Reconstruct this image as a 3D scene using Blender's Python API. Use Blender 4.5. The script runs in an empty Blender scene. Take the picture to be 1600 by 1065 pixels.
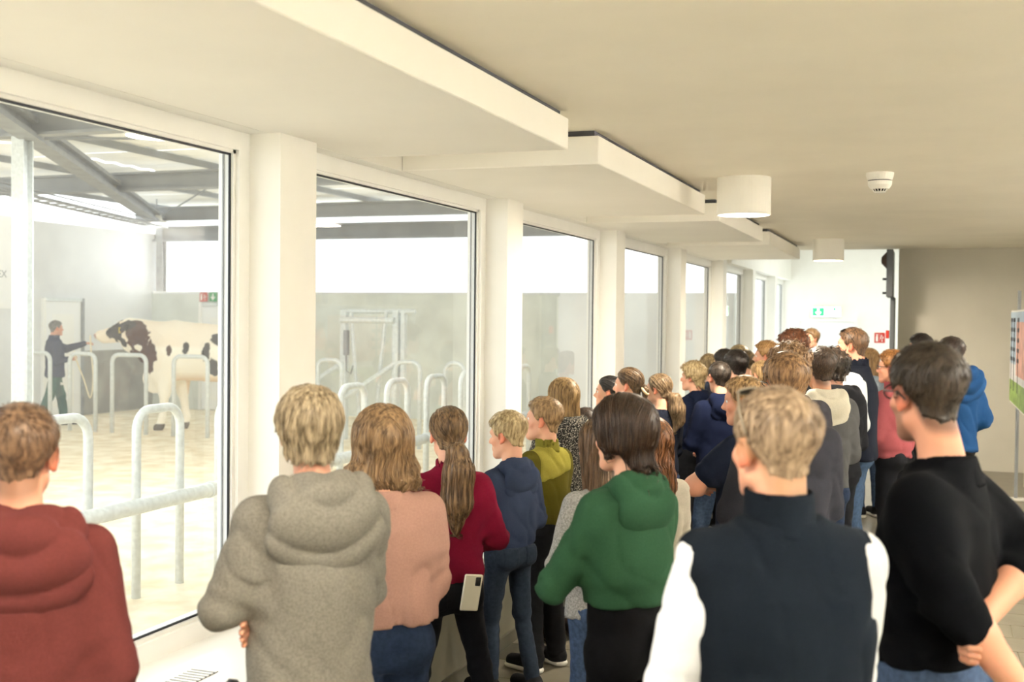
import bpy, math, random
import numpy as np
from mathutils import Vector, Matrix

# ------------------------------------------------------------------ camera, world, light, exposure
SC = bpy.context.scene
COL = SC.collection
F_PX, W_PX, H_PX = 1800.0, 1600.0, 1065.0
CAM_Z = 1.85
YAW, PITCH, ROLL = math.atan(650 / 1800), math.atan(39 / 1800), 0.010
cam_d = bpy.data.cameras.new('camera')
cam_d.sensor_width = 36.0
cam_d.lens = 36.0 * F_PX / W_PX
cam_d.clip_start = 0.05
cam_d.clip_end = 300
cam_d.dof.use_dof = True
cam_d.dof.focus_distance = 5.6
cam_d.dof.aperture_fstop = 3.2
cam = bpy.data.objects.new('camera', cam_d)
COL.objects.link(cam)
CAM_R = Matrix.Rotation(YAW, 3, 'Z') @ Matrix.Rotation(math.pi / 2 - PITCH, 3, 'X') @ Matrix.Rotation(ROLL, 3, 'Z')
cam.matrix_world = Matrix.Translation((0, 0, CAM_Z)) @ CAM_R.to_4x4()
SC.camera = cam

SC.view_settings.view_transform = 'Standard'
SC.view_settings.look = 'None'
SC.view_settings.gamma = 1.0
SC.view_settings.use_curve_mapping = False
SC.view_settings.exposure = 1.3
SC.cycles.use_denoising = True
SC.cycles.max_bounces = 10
SC.cycles.diffuse_bounces = 6
SC.cycles.transparent_max_bounces = 16
SC.cycles.caustics_reflective = False
SC.cycles.caustics_refractive = False
SC.cycles.sample_clamp_indirect = 8

world = bpy.data.worlds.new('sky')
SC.world = world
world.use_nodes = True
bg = world.node_tree.nodes['Background']
bg.inputs['Color'].default_value = (0.93, 0.97, 1.0, 1)
bg.inputs['Strength'].default_value = 1.5


def add_area(name, loc, size, power, color=(1, 1, 1), shape='DISK', rot=(0, 0, 0), size_y=None, parent=None):
    l = bpy.data.lights.new(name, 'AREA')
    l.shape = shape
    l.size = size
    if size_y:
        l.size_y = size_y
    l.energy = power
    l.color = color
    o = bpy.data.objects.new(name, l)
    o.location = loc
    o.rotation_euler = rot
    if parent:
        o.parent = parent
    COL.objects.link(o)
    return o


BARN_LAMP_W = 36
ROOM_LAMP_W = 40
FILL_UPLIGHT_W = 150
WARM = (1.0, 0.87, 0.68)
WARM2 = (1.0, 0.965, 0.90)

add_area('foyer_fill_light', (0.6, 19.2, 3.4), 1.2, 80, (0.97, 1, 0.96))  # unseen light added to brighten the foyer, no fixture modelled

# ------------------------------------------------------------------ pixel helpers (photo pixels -> world)
CAM_POS = np.array([0, 0, CAM_Z])
CAM_RN = np.array(CAM_R)


def ray(u, v):
    return CAM_RN @ np.array([(u - W_PX / 2) / F_PX, -(v - H_PX / 2) / F_PX, -1.0])


def at_d(u, v, d):
    return CAM_POS + ray(u, v) * d


def on_axis(u, v, axis, val):
    r = ray(u, v)
    return CAM_POS + r * ((val - CAM_POS[axis]) / r[axis])


# ------------------------------------------------------------------ materials
def lin(c):
    c = [x / 255.0 for x in c]
    return tuple((x / 12.92 if x <= 0.04045 else ((x + 0.055) / 1.055) ** 2.4) for x in c)


_mats = {}


def M(name, col, rough=0.6, metal=0.0, var=0.0, vscale=8.0, bump=0.0, bscale=60.0, stretch=(1, 1, 1), spec=0.4, sheen=0.0, sss=0.0, col2=None, lo=0.35, hi=0.65):
    if name in _mats:
        return _mats[name]
    m = bpy.data.materials.new(name)
    m.use_nodes = True
    nt = m.node_tree
    b = nt.nodes['Principled BSDF']
    c = lin(col)
    b.inputs['Base Color'].default_value = (*c, 1)
    b.inputs['Roughness'].default_value = rough
    b.inputs['Metallic'].default_value = metal
    b.inputs['Specular IOR Level'].default_value = spec
    if sheen:
        b.inputs['Sheen Weight'].default_value = sheen
        b.inputs['Sheen Roughness'].default_value = 0.5
    if sss:
        b.inputs['Subsurface Weight'].default_value = sss
        b.inputs['Subsurface Radius'].default_value = (0.02, 0.008, 0.004)
        b.inputs['Subsurface Scale'].default_value = 0.6
    tc = nt.nodes.new('ShaderNodeTexCoord')
    mp = nt.nodes.new('ShaderNodeMapping')
    mp.inputs['Scale'].default_value = stretch
    nt.links.new(tc.outputs['Object'], mp.inputs['Vector'])
    if var or col2:
        n = nt.nodes.new('ShaderNodeTexNoise')
        n.inputs['Scale'].default_value = vscale
        n.inputs['Detail'].default_value = 4
        nt.links.new(mp.outputs['Vector'], n.inputs['Vector'])
        r = nt.nodes.new('ShaderNodeValToRGB')
        r.color_ramp.elements[0].position = lo
        r.color_ramp.elements[1].position = hi
        a = tuple(x * (1 - var) for x in c)
        z = lin(col2) if col2 else tuple(min(1, x * (1 + var)) for x in c)
        r.color_ramp.elements[0].color = (*a, 1)
        r.color_ramp.elements[1].color = (*z, 1)
        nt.links.new(n.outputs['Fac'], r.inputs['Fac'])
        nt.links.new(r.outputs['Color'], b.inputs['Base Color'])
    if bump:
        n2 = nt.nodes.new('ShaderNodeTexNoise')
        n2.inputs['Scale'].default_value = bscale
        n2.inputs['Detail'].default_value = 3
        nt.links.new(mp.outputs['Vector'], n2.inputs['Vector'])
        bp = nt.nodes.new('ShaderNodeBump')
        bp.inputs['Strength'].default_value = bump
        bp.inputs['Distance'].default_value = 0.004
        nt.links.new(n2.outputs['Fac'], bp.inputs['Height'])
        nt.links.new(bp.outputs['Normal'], b.inputs['Normal'])
    _mats[name] = m
    return m


def M_emit(name, col, strength):
    if name in _mats:
        return _mats[name]
    m = bpy.data.materials.new(name)
    m.use_nodes = True
    b = m.node_tree.nodes['Principled BSDF']
    b.inputs['Base Color'].default_value = (*lin(col), 1)
    b.inputs['Emission Color'].default_value = (*lin(col), 1)
    b.inputs['Emission Strength'].default_value = strength
    _mats[name] = m
    return m


def M_attr(name, rough=0.6, sss=0.0, bump=0.0, bscale=80, spec=0.4):
    """colour comes from the mesh's 'tint' attribute (coat patches, skin zones)"""
    if name in _mats:
        return _mats[name]
    m = bpy.data.materials.new(name)
    m.use_nodes = True
    nt = m.node_tree
    b = nt.nodes['Principled BSDF']
    b.inputs['Roughness'].default_value = rough
    b.inputs['Specular IOR Level'].default_value = spec
    a = nt.nodes.new('ShaderNodeAttribute')
    a.attribute_name = 'tint'
    nt.links.new(a.outputs['Color'], b.inputs['Base Color'])
    if sss:
        b.inputs['Subsurface Weight'].default_value = sss
        b.inputs['Subsurface Radius'].default_value = (0.02, 0.007, 0.004)
        b.inputs['Subsurface Scale'].default_value = 0.5
    if bump:
        n2 = nt.nodes.new('ShaderNodeTexNoise')
        n2.inputs['Scale'].default_value = bscale
        tc = nt.nodes.new('ShaderNodeTexCoord')
        nt.links.new(tc.outputs['Object'], n2.inputs['Vector'])
        bp = nt.nodes.new('ShaderNodeBump')
        bp.inputs['Strength'].default_value = bump
        bp.inputs['Distance'].default_value = 0.003
        nt.links.new(n2.outputs['Fac'], bp.inputs['Height'])
        nt.links.new(bp.outputs['Normal'], b.inputs['Normal'])
    _mats[name] = m
    return m


def M_glass(name, haze=0.05):
    m = bpy.data.materials.new(name)
    m.use_nodes = True
    nt = m.node_tree
    nt.nodes.remove(nt.nodes['Principled BSDF'])
    out = nt.nodes['Material Output']
    tr = nt.nodes.new('ShaderNodeBsdfTransparent')
    tr.inputs['Color'].default_value = (0.95, 0.975, 0.965, 1)
    gl = nt.nodes.new('ShaderNodeBsdfGlossy')
    gl.inputs['Roughness'].default_value = 0.0
    fr = nt.nodes.new('ShaderNodeFresnel')
    fr.inputs['IOR'].default_value = 1.45
    mx = nt.nodes.new('ShaderNodeMixShader')
    nt.links.new(fr.outputs['Fac'], mx.inputs['Fac'])
    nt.links.new(tr.outputs['BSDF'], mx.inputs[1])
    nt.links.new(gl.outputs['BSDF'], mx.inputs[2])
    du = nt.nodes.new('ShaderNodeBsdfTranslucent')      # flare over the barn, put in as a translucent film in the glass
    du.inputs['Color'].default_value = (0.95, 0.96, 0.95, 1)
    m2 = nt.nodes.new('ShaderNodeMixShader')
    m2.inputs['Fac'].default_value = haze
    nt.links.new(mx.outputs['Shader'], m2.inputs[1])
    nt.links.new(du.outputs['BSDF'], m2.inputs[2])
    nt.links.new(m2.outputs['Shader'], out.inputs['Surface'])
    return m


# ------------------------------------------------------------------ plain mesh builder
class MB:
    def __init__(self):
        self.v, self.f = [], []

    def add(self, vs, fs):
        o = len(self.v)
        self.v += [tuple(map(float, p)) for p in vs]
        self.f += [tuple(i + o for i in q) for q in fs]
        return self

    def box(self, lo, hi, bev=0.0):
        x0, y0, z0 = lo
        x1, y1, z1 = hi
        if bev <= 0:
            return self.add([(x0, y0, z0), (x1, y0, z0), (x1, y1, z0), (x0, y1, z0), (x0, y0, z1), (x1, y0, z1), (x1, y1, z1), (x0, y1, z1)],
                            [(0, 3, 2, 1), (4, 5, 6, 7), (0, 1, 5, 4), (1, 2, 6, 5), (2, 3, 7, 6), (3, 0, 4, 7)])
        b = bev
        ring = lambda i, z: [(x0 + i, y0 + b, z), (x0 + b, y0 + i, z), (x1 - b, y0 + i, z), (x1 - i, y0 + b, z), (x1 - i, y1 - b, z), (x1 - b, y1 - i, z), (x0 + b, y1 - i, z), (x0 + i, y1 - b, z)]
        rings = [ring(b, z0), ring(0, z0 + b), ring(0, z1 - b), ring(b, z1)]
        vs = sum(rings, [])
        fs = [tuple(reversed(range(8)))]
        for k in range(3):
            for i in range(8):
                j = (i + 1) % 8
                fs.append((k * 8 + i, k * 8 + j, k * 8 + 8 + j, k * 8 + 8 + i))
        fs.append(tuple(range(24, 32)))
        return self.add(vs, fs)

    def tube(self, pts, r, seg=10, cap=True):
        pts = [np.array(p, float) for p in pts]
        n = len(pts)
        rr = r if hasattr(r, '__len__') else [r] * n
        vs, fs = [], []
        up = None
        for i in range(n):
            t = pts[min(i + 1, n - 1)] - pts[max(i - 1, 0)]
            t = t / (np.linalg.norm(t) + 1e-9)
            if up is None:
                a = np.array([0, 0, 1.0]) if abs(t[2]) < 0.9 else np.array([1.0, 0, 0])
                up = np.cross(np.cross(t, a), t)
            up = up - t * np.dot(up, t)
            up /= np.linalg.norm(up) + 1e-9
            sd = np.cross(t, up)
            for k in range(seg):
                a = 2 * math.pi * k / seg
                vs.append(pts[i] + rr[i] * (math.cos(a) * up + math.sin(a) * sd))
        for i in range(n - 1):
            for k in range(seg):
                j = (k + 1) % seg
                fs.append((i * seg + k, i * seg + j, i * seg + seg + j, i * seg + seg + k))
        if cap:
            fs.append(tuple(reversed(range(seg))))
            fs.append(tuple(range((n - 1) * seg, n * seg)))
        return self.add(vs, fs)

    def lathe(self, prof, seg=32, c=(0, 0, 0)):
        vs, fs = [], []
        for (r, z) in prof:
            for k in range(seg):
                a = 2 * math.pi * k / seg
                vs.append((c[0] + r * math.cos(a), c[1] + r * math.sin(a), c[2] + z))
        for i in range(len(prof) - 1):
            for k in range(seg):
                j = (k + 1) % seg
                fs.append((i * seg + k, i * seg + j, i * seg + seg + j, i * seg + seg + k))
        return self.add(vs, fs)

    def prism(self, poly, axis, a, b):
        """polygon (2D) extruded along an axis from a to b"""
        n = len(poly)
        def P(p, t):
            q = list(p)
            q.insert(axis, t)
            return q
        vs = [P(p, a) for p in poly] + [P(p, b) for p in poly]
        fs = [tuple(range(n)), tuple(reversed(range(n, 2 * n)))]
        for i in range(n):
            j = (i + 1) % n
            fs.append((j, i, n + i, n + j))
        return self.add(vs, fs)


def obj(name, mb, mat, parent=None, loc=(0, 0, 0), smooth=False, **props):
    me = bpy.data.meshes.new(name)
    me.from_pydata(mb.v, [], mb.f)
    import bmesh
    bm = bmesh.new()
    bm.from_mesh(me)
    bmesh.ops.recalc_face_normals(bm, faces=bm.faces)
    bm.to_mesh(me)
    bm.free()
    if smooth:
        me.shade_smooth()
    me.materials.append(mat)
    o = bpy.data.objects.new(name, me)
    o.location = loc
    if parent:
        o.parent = parent
    for k, v in props.items():
        o[k] = v
    COL.objects.link(o)
    return o


def empty(name, loc=(0, 0, 0), rz=0.0, **props):
    o = bpy.data.objects.new(name, None)
    o.empty_display_size = 0.1
    o.location = loc
    o.rotation_euler = (0, 0, rz)
    for k, v in props.items():
        o[k] = v
    COL.objects.link(o)
    return o


def dup(o, parent=None, loc=None):
    c = o.copy()
    if parent:
        c.parent = parent
    if loc is not None:
        c.location = loc
    COL.objects.link(c)
    return c


def text_mesh(name, s, size, mat, parent, mw, thick=0.001):
    cu = bpy.data.curves.new(name, 'FONT')
    cu.body = s
    cu.size = size
    cu.extrude = thick
    cu.align_x = 'CENTER'
    cu.align_y = 'CENTER'
    t = bpy.data.objects.new(name, cu)
    COL.objects.link(t)
    bpy.context.view_layer.update()
    me = bpy.data.meshes.new_from_object(t.evaluated_get(bpy.context.evaluated_depsgraph_get()))
    bpy.data.objects.remove(t)
    me.materials.append(mat)
    o = bpy.data.objects.new(name, me)
    o.parent = parent
    o.matrix_local = mw
    COL.objects.link(o)
    return o


# ------------------------------------------------------------------ shared materials
m_wall = M('white_wall_paint', (246, 245, 240), 0.8, var=0.02, vscale=3, bump=0.05, bscale=250)
m_beige = M('grey_beige_wall_paint', (206, 202, 190), 0.85, var=0.03, vscale=2, bump=0.05, bscale=250)
m_ceil = M('ceiling_paint', (246, 241, 228), 0.85, var=0.02, vscale=2, bump=0.04, bscale=200)
m_panel = M('acoustic_panel_paint', (248, 246, 240), 0.8, var=0.015, vscale=2)
m_shadow = M('gap_shade', (70, 71, 76), 0.8)  # dark colour standing in for the shade in narrow gaps
m_frame = M('white_window_profile', (243, 243, 240), 0.35, var=0.01)
m_gasket = M('black_gasket', (22, 26, 34), 0.5)
m_ledge = M('white_ledge', (246, 246, 244), 0.4)
m_parapet = M('grey_olive_parapet', (122, 118, 102), 0.7, var=0.06, vscale=5)
m_tile = M('grey_floor_tile', (112, 107, 94), 0.32, var=0.1, vscale=6, bump=0.06, bscale=40, spec=0.5)
m_grout = M('tile_grout', (150, 142, 122), 0.9)
m_glass = M_glass('window_glass', 0.09)
m_galv = M('galvanised_steel', (212, 218, 219), 0.5, 0.2, var=0.08, vscale=30, bump=0.05)
m_galvd = M('weathered_steel', (140, 144, 148), 0.55, 0.3, var=0.12, vscale=6)
m_steel = M('grey_steel_beam', (142, 146, 150), 0.6, 0.1, var=0.1, vscale=3)
m_conc = M('concrete', (220, 225, 220), 0.9, var=0.1, vscale=1.5, bump=0.15, bscale=30)
m_concw = M('whitewashed_concrete', (226, 229, 233), 0.9, var=0.10, vscale=0.8, bump=0.1, bscale=30)
m_dirt = M('dirty_lower_wall', (156, 155, 150), 0.9, var=0.18, vscale=2.0, bump=0.1, bscale=20)
m_sand = M('sand_bedding', (236, 218, 182), 0.95, var=0.08, vscale=3.5, bump=0.8, bscale=14, col2=(250, 240, 216))
m_door = M('white_door', (240, 242, 244), 0.4)
m_black = M('black_plastic', (24, 24, 26), 0.4)
m_white = M('white_plastic', (240, 238, 232), 0.35)
m_red = M('sign_red', (198, 52, 38), 0.4)
m_green = M('sign_green', (30, 150, 84), 0.4)


def struct(name, mb, mat, **k):
    return obj(name, mb, mat, kind='structure', **k)


# ------------------------------------------------------------------ room shell
XG, XP, XS = -2.65, -2.47, -2.53           # glass plane, pillar face, soffit edge
Y0R, Y1R, YF = -4.0, 15.4, 22.5            # corridor ends, far foyer wall
Z_SOF, Z_CEI, Z_FOY = 2.58, 2.745, 3.45
Z_LEDGE, Z_PB, Z_PT = 0.59, 2.58, 2.716
XR = 2.6
floor = struct('floor', MB().box((XG - 0.1, Y0R, -0.15), (XR + 0.2, YF + 0.1, -0.006)), m_grout)
# beyond the tiled rows the floor is one smooth bright slab of the foyer
obj('floor_slab', MB().box((-2.17, 10.02, -0.006), (XR, YF, 0.0)), m_tile, parent=floor, kind='structure')
tile_b = MB().box((0.002, 0.002, -0.012), (0.598, 0.298, 0.0), 0.0025)
tile0 = None
cnt = 0
for j in range(0, 26):
    y = 2.2 + 0.30 * j
    off = 0.3 * (j % 2)
    for i in range(-1, 7):
        x = -2.20 + 0.6 * i + off
        if x > 1.8:
            continue
        if tile0 is None:
            tile0 = obj('tile', tile_b, m_tile, parent=floor, loc=(x, y, 0))
        else:
            dup(tile0, loc=(x, y, random.uniform(-0.0012, 0)))
        cnt += 1
struct('ceiling', MB().box((XG - 0.3, Y0R, Z_CEI), (XR + 0.2, Y1R, Z_CEI + 0.2)), m_ceil)
struct('ceiling_foyer', MB().box((XG - 0.3, Y1R, Z_FOY), (XR + 0.2, YF + 0.2, Z_FOY + 0.15)), m_wall)
struct('trim_1', MB().box((XG - 0.02, Y0R, Z_SOF), (XS, Y1R, Z_CEI)), m_wall)                          # soffit strip over the windows
struct('trim_2', MB().box((XG - 0.3, Y1R, Z_SOF), (XP, YF, Z_FOY)), m_wall)                            # lintel wall in the foyer
struct('trim_3', MB().box((XG - 0.3, Y1R, Z_CEI + 0.2), (XR + 0.2, Y1R + 0.02, Z_FOY)), m_wall)
struct('wall_outside', MB().box((XG - 0.3, Y0R, Z_SOF), (XG - 0.02, Y1R, 3.2)), m_concw)
struct('wall_right', MB().box((XR, Y0R, 0), (XR + 0.2, YF, Z_FOY)), m_wall)
struct('wall_behind_camera', MB().box((XG, Y0R - 0.1, 0), (XR + 0.2, Y0R, Z_CEI)), m_wall)
struct('wall_back', MB().box((-0.36, 15.3, 0), (XR, 15.42, Z_CEI)), m_beige)
struct('wall_far', MB().box((XG - 0.3, YF, 0), (XR + 0.2, YF + 0.2, Z_FOY)), m_wall)
wl = struct('wall_left', MB().box((XG - 0.12, Y0R, 0), (-2.2, YF, Z_LEDGE - 0.04)), m_parapet)
struct('baseboard_left', MB().box((-2.2, Y0R, 0), (-2.185, YF, 0.07)), M('dark_skirting', (96, 92, 80), 0.5))
struct('trim_4', MB().box((XG - 0.06, Y0R, Z_LEDGE - 0.04), (-2.16, YF, Z_LEDGE), 0.006), m_ledge)     # ledge under the windows
# ventilation grille let into the ledge
vent = empty('ledge_vent', (0, 0, 0), label='slotted ventilation grille in the white window ledge beside the grey hoodie', category='vent')
pv = on_axis(290, 1062, 2, Z_LEDGE)
obj('slot_frame', MB().box((pv[0] - 0.05, pv[1] - 0.22, Z_LEDGE), (pv[0] + 0.05, pv[1] + 0.12, Z_LEDGE + 0.002)), m_shadow, parent=vent)
sl0 = obj('slat', MB().box((-0.05, -0.006, 0), (0.05, 0.006, 0.005)), m_ledge, parent=vent, loc=(pv[0], pv[1] - 0.21, Z_LEDGE))
for k in range(1, 14):
    dup(sl0, loc=(pv[0], pv[1] - 0.21 + 0.0245 * k, Z_LEDGE))

# pillars and windows
PER = 2.668
Y_P1 = 4.069
PW = 0.29
for k in range(-2, 8):
    y0 = Y_P1 + PER * k
    y1 = y0 + PW
    if k < 7:
        p = struct('pillar', MB().box((XG - 0.06, y0, Z_LEDGE - 0.02), (XP, y1, Z_SOF if y1 < Y1R else Z_SOF)), m_wall)
    if k == 7:
        break
    wy0, wy1 = y1, y0 + PER
    if wy1 > YF:
        wy1 = YF
    w = empty('window_%d' % (k + 3), (XG, wy0, Z_LEDGE), kind='structure')
    L, Hh = wy1 - wy0, Z_SOF - Z_LEDGE
    fr = MB()
    fw = 0.075
    fr.box((-0.05, 0, 0), (0.035, L, fw))
    fr.box((-0.05, 0, Hh - fw), (0.035, L, Hh))
    fr.box((-0.05, 0, fw), (0.035, fw, Hh - fw))
    fr.box((-0.05, L - fw, fw), (0.035, L, Hh - fw))
    # inner bead step
    fr.box((-0.05, fw, fw), (0.018, fw + 0.018, Hh - fw))
    fr.box((-0.05, L - fw - 0.018, fw), (0.018, L - fw, Hh - fw))
    fr.box((-0.05, fw, fw), (0.018, L - fw, fw + 0.014))
    fr.box((-0.05, fw, Hh - fw - 0.014), (0.018, L - fw, Hh - fw))
    obj('frame', fr, m_frame, parent=w)
    g = MB()
    a, b_, c_, e = fw + 0.018, L - fw - 0.018, fw + 0.014, Hh - fw - 0.014
    t = 0.008
    for q in (((0.001, a, c_), (0.008, b_, c_ + t)), ((0.001, a, e - t), (0.008, b_, e)), ((0.001, a, c_), (0.008, a + t, e)), ((0.001, b_ - t, c_), (0.008, b_, e))):
        g.box(*q)
    obj('gasket', g, m_gasket, parent=w)
    sp = MB()                                             # spacer of the second pane, seen as a pale and a dark line
    sp.box((-0.03, b_ - 0.006, c_), (-0.024, b_ + 0.001, e))
    sp.box((-0.03, a - 0.001, c_), (-0.024, a + 0.006, e))
    obj('spacer', sp, m_galvd, parent=w)
    pn = MB()
    pn.add([(0, a, c_), (0, b_, c_), (0, b_, e), (0, a, e)], [(0, 1, 2, 3)])
    obj('pane', pn, m_glass, parent=w)

# floating acoustic panels
pan_y = [(-1.1, 1.55), (2.03, 4.84), (5.33, 8.12), (8.69, 11.12), (11.66, 14.5)]
pl = ['white acoustic ceiling panel nearest the camera, partly out of view', 'large white floating ceiling panel over the first window, first from the left',
      'white floating ceiling panel second along the row, in front of the ceiling lamp', 'white floating ceiling panel third along the row, half behind the near lamp',
      'smallest looking white floating ceiling panel at the far end of the row']
for (a, b_), lab in zip(pan_y, pl):
    t = empty('ceiling_panel', (0, a, Z_PB), label=lab, category='ceiling panel', group='acoustic panels under the ceiling')
    obj('board', MB().box((XS + 0.002, 0, 0), (-1.495, b_ - a, Z_PT - Z_PB), 0.004), m_panel, parent=t)
    obj('spacer', MB().box((XS + 0.03, 0.03, Z_PT - Z_PB), (-1.525, b_ - a - 0.03, Z_CEI - Z_PB)), m_shadow, parent=t)  # dark filler, the shade above the panel put into its colour

# cylinder lamps
def ceiling_lamp(x, y, lab):
    t = empty('ceiling_lamp', (x, y, Z_CEI), label=lab, category='lamp', group='white cylinder ceiling lamps')
    obj('housing', MB().lathe([(0.02, 0), (0.168, 0), (0.17, -0.004), (0.17, -0.235), (0.167, -0.24), (0.162, -0.238), (0.162, -0.215)], 40), m_white, parent=t, smooth=False)
    obj('diffuser', MB().lathe([(0.0, -0.228), (0.08, -0.229), (0.162, -0.226)], 40), M_emit('lamp_diffuser', (255, 246, 228), 5.0), parent=t)
    add_area('lamp_light', (0, 0, -0.25), 0.3, ROOM_LAMP_W * (0.45 if y < 2 else 1), WARM, parent=t)
    return t


for (x, y, lab) in ((-1.12, 7.43, 'nearer white cylinder lamp on the ceiling beside the third floating panel'), (-1.07, 13.4, 'farther white cylinder lamp on the ceiling at the end of the corridor'),
                    (-1.1, 1.4, 'white cylinder lamp on the ceiling above the camera')):
    ceiling_lamp(x, y, lab)

# fill uplights added to brighten the ceiling, on the right wall out of view
for i, y in enumerate((-1.0, 1.5, 4.5, 7.5, 10.5)):
    t = empty('fill_uplight', (XR, y, 1.95), label='added fill uplight on the right wall out of view, %s from the camera end' % ['first', 'second', 'third', 'fourth', 'fifth', 'sixth'][i], category='lamp', group='added fill uplights along the right wall')
    obj('housing', MB().prism([(0.0, 0.1), (-0.16, 0.1), (-0.14, -0.02), (-0.05, -0.12), (0.0, -0.12)], 1, -0.17, 0.17), m_white, parent=t)
    add_area('lamp_light', (-0.09, 0, 0.115), 0.3, FILL_UPLIGHT_W, WARM2, 'RECTANGLE', (math.pi, math.radians(26), 0), 0.12, parent=t)

# smoke detector
p = on_axis(1375, 270, 2, Z_CEI)
t = empty('smoke_detector', tuple(p), label='white round smoke detector on the ceiling', category='smoke detector')
obj('base', MB().lathe([(0.0, 0), (0.082, 0), (0.082, -0.012), (0.078, -0.03), (0.072, -0.045), (0.06, -0.046)], 28), m_white, parent=t)
obj('groove', MB().lathe([(0.05, -0.044), (0.069, -0.046), (0.069, -0.051), (0.05, -0.052)], 28), m_shadow, parent=t)
obj('sensor_head', MB().lathe([(0.05, -0.05), (0.072, -0.051), (0.07, -0.075), (0.055, -0.098), (0.047, -0.1)], 28), m_white, parent=t)
obj('cap', MB().lathe([(0.0, -0.122), (0.03, -0.122), (0.036, -0.116), (0.03, -0.112), (0.0, -0.112)], 24), m_white, parent=t)
sl = MB()
for k in range(14):
    a = 2 * math.pi * k / 14
    sl.tube([(0.046 * math.cos(a), 0.046 * math.sin(a), -0.099), (0.033 * math.cos(a), 0.033 * math.sin(a), -0.114)], 0.003, 5)
obj('fins', sl, m_white, parent=t)
obj('dark_chamber', MB().lathe([(0.0, -0.099), (0.043, -0.099), (0.036, -0.112), (0.0, -0.113)], 20), m_black, parent=t)

# far foyer: door, exit sign, extinguisher sign
yd = YF - 0.02
pa, pb = on_axis(1245, 497, 1, YF), on_axis(1340, 497, 1, YF)
dr = empty('door_1', (pa[0], YF, 0), kind='structure')
dw, dh = pb[0] - pa[0], pa[2]
obj('leaf', MB().box((0.06, -0.05, 0.01), (dw - 0.06, -0.005, dh - 0.06), 0.004), m_door, parent=dr)
fm = MB().box((0, -0.07, 0), (0.06, 0, dh)).box((dw - 0.06, -0.07, 0), (dw, 0, dh)).box((0.06, -0.07, dh - 0.06), (dw - 0.06, 0, dh))
obj('frame', fm, m_frame, parent=dr)
obj('handle', MB().tube([(dw - 0.14, -0.05, 1.03), (dw - 0.14, -0.1, 1.03), (dw - 0.26, -0.1, 1.03)], 0.011, 8), m_galvd, parent=dr)
ps = on_axis(1291, 487, 1, YF)
ex = empty('exit_sign', (ps[0], YF - 0.06, ps[2]), label='lit green and white emergency exit sign above the far door', category='sign')
obj('sign_box', MB().box((-0.27, 0, -0.1), (0.27, 0.06, 0.1), 0.006), m_white, parent=ex)
obj('lit_face', MB().box((-0.26, -0.006, -0.09), (0.26, 0, 0.09)), M_emit('sign_white_lit', (240, 255, 240), 2.2), parent=ex)
gl = M_emit('sign_green_lit', (40, 190, 90), 1.3)
obj('green_field', MB().box((-0.25, -0.010, -0.08), (-0.03, -0.006, 0.08)), gl, parent=ex)
obj('green_field', MB().box((0.13, -0.010, -0.08), (0.18, -0.006, 0.08)), gl, parent=ex)
wl_ = M_emit('sign_arrow_lit', (250, 255, 250), 2.4)
obj('arrow', MB().prism([(-0.155, 0.055), (-0.125, 0.055), (-0.125, -0.005), (-0.085, -0.005), (-0.14, -0.065), (-0.195, -0.005), (-0.155, -0.005)], 1, -0.014, -0.010), wl_, parent=ex)
obj('running_figure', MB().tube([(0.15, -0.012, -0.07), (0.155, -0.012, -0.01), (0.16, -0.012, 0.03)], 0.008, 6).tube([(0.155, -0.012, 0.0), (0.175, -0.012, -0.06)], 0.007, 6), wl_, parent=ex)


def safety_sign(x, y, z, w, h, lab, kind):
    t = empty('safety_sign', (x, y, z), label=lab, category='sign')
    obj('plate', MB().box((-w / 2, -0.006, -h / 2), (w / 2, 0, h / 2)), m_red if kind != 'arrow' else m_green, parent=t)
    s = MB()
    if kind == 'extinguisher':
        s.box((-0.36 * w, -0.009, -0.36 * h), (-0.16 * w, -0.006, 0.16 * h)).box((-0.3 * w, -0.009, 0.16 * h), (-0.2 * w, -0.006, 0.3 * h))
        s.box((-0.36 * w, -0.009, 0.27 * h), (-0.12 * w, -0.006, 0.34 * h))
        for (fx, fz) in ((0.16, 0.2), (0.3, 0.02), (0.1, -0.02), (0.22, -0.26)):
            s.prism([(fx * w - 0.07 * w, fz * h - 0.1 * h), (fx * w + 0.07 * w, fz * h - 0.1 * h), (fx * w + 0.01 * w, fz * h + 0.16 * h)], 1, -0.009, -0.006)
        s.box((-0.02 * w, -0.009, -0.42 * h), (0.0, -0.006, 0.42 * h))
    else:
        q = [(-0.08, 0.36), (0.08, 0.36), (0.08, -0.02), (0.26, 0.1), (0.26, -0.08), (0, -0.36), (-0.26, -0.08), (-0.26, 0.1), (-0.08, -0.02)]
        s.prism([(a * w, b_ * h) for a, b_ in q], 1, -0.009, -0.006)
    obj('pictogram', s, m_white, parent=t)
    return t


pf = on_axis(1374.5, 527.5, 1, YF)
safety_sign(pf[0], YF, pf[2], 0.19, 0.19, 'red fire extinguisher sign on the bright far wall', 'extinguisher')

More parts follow.
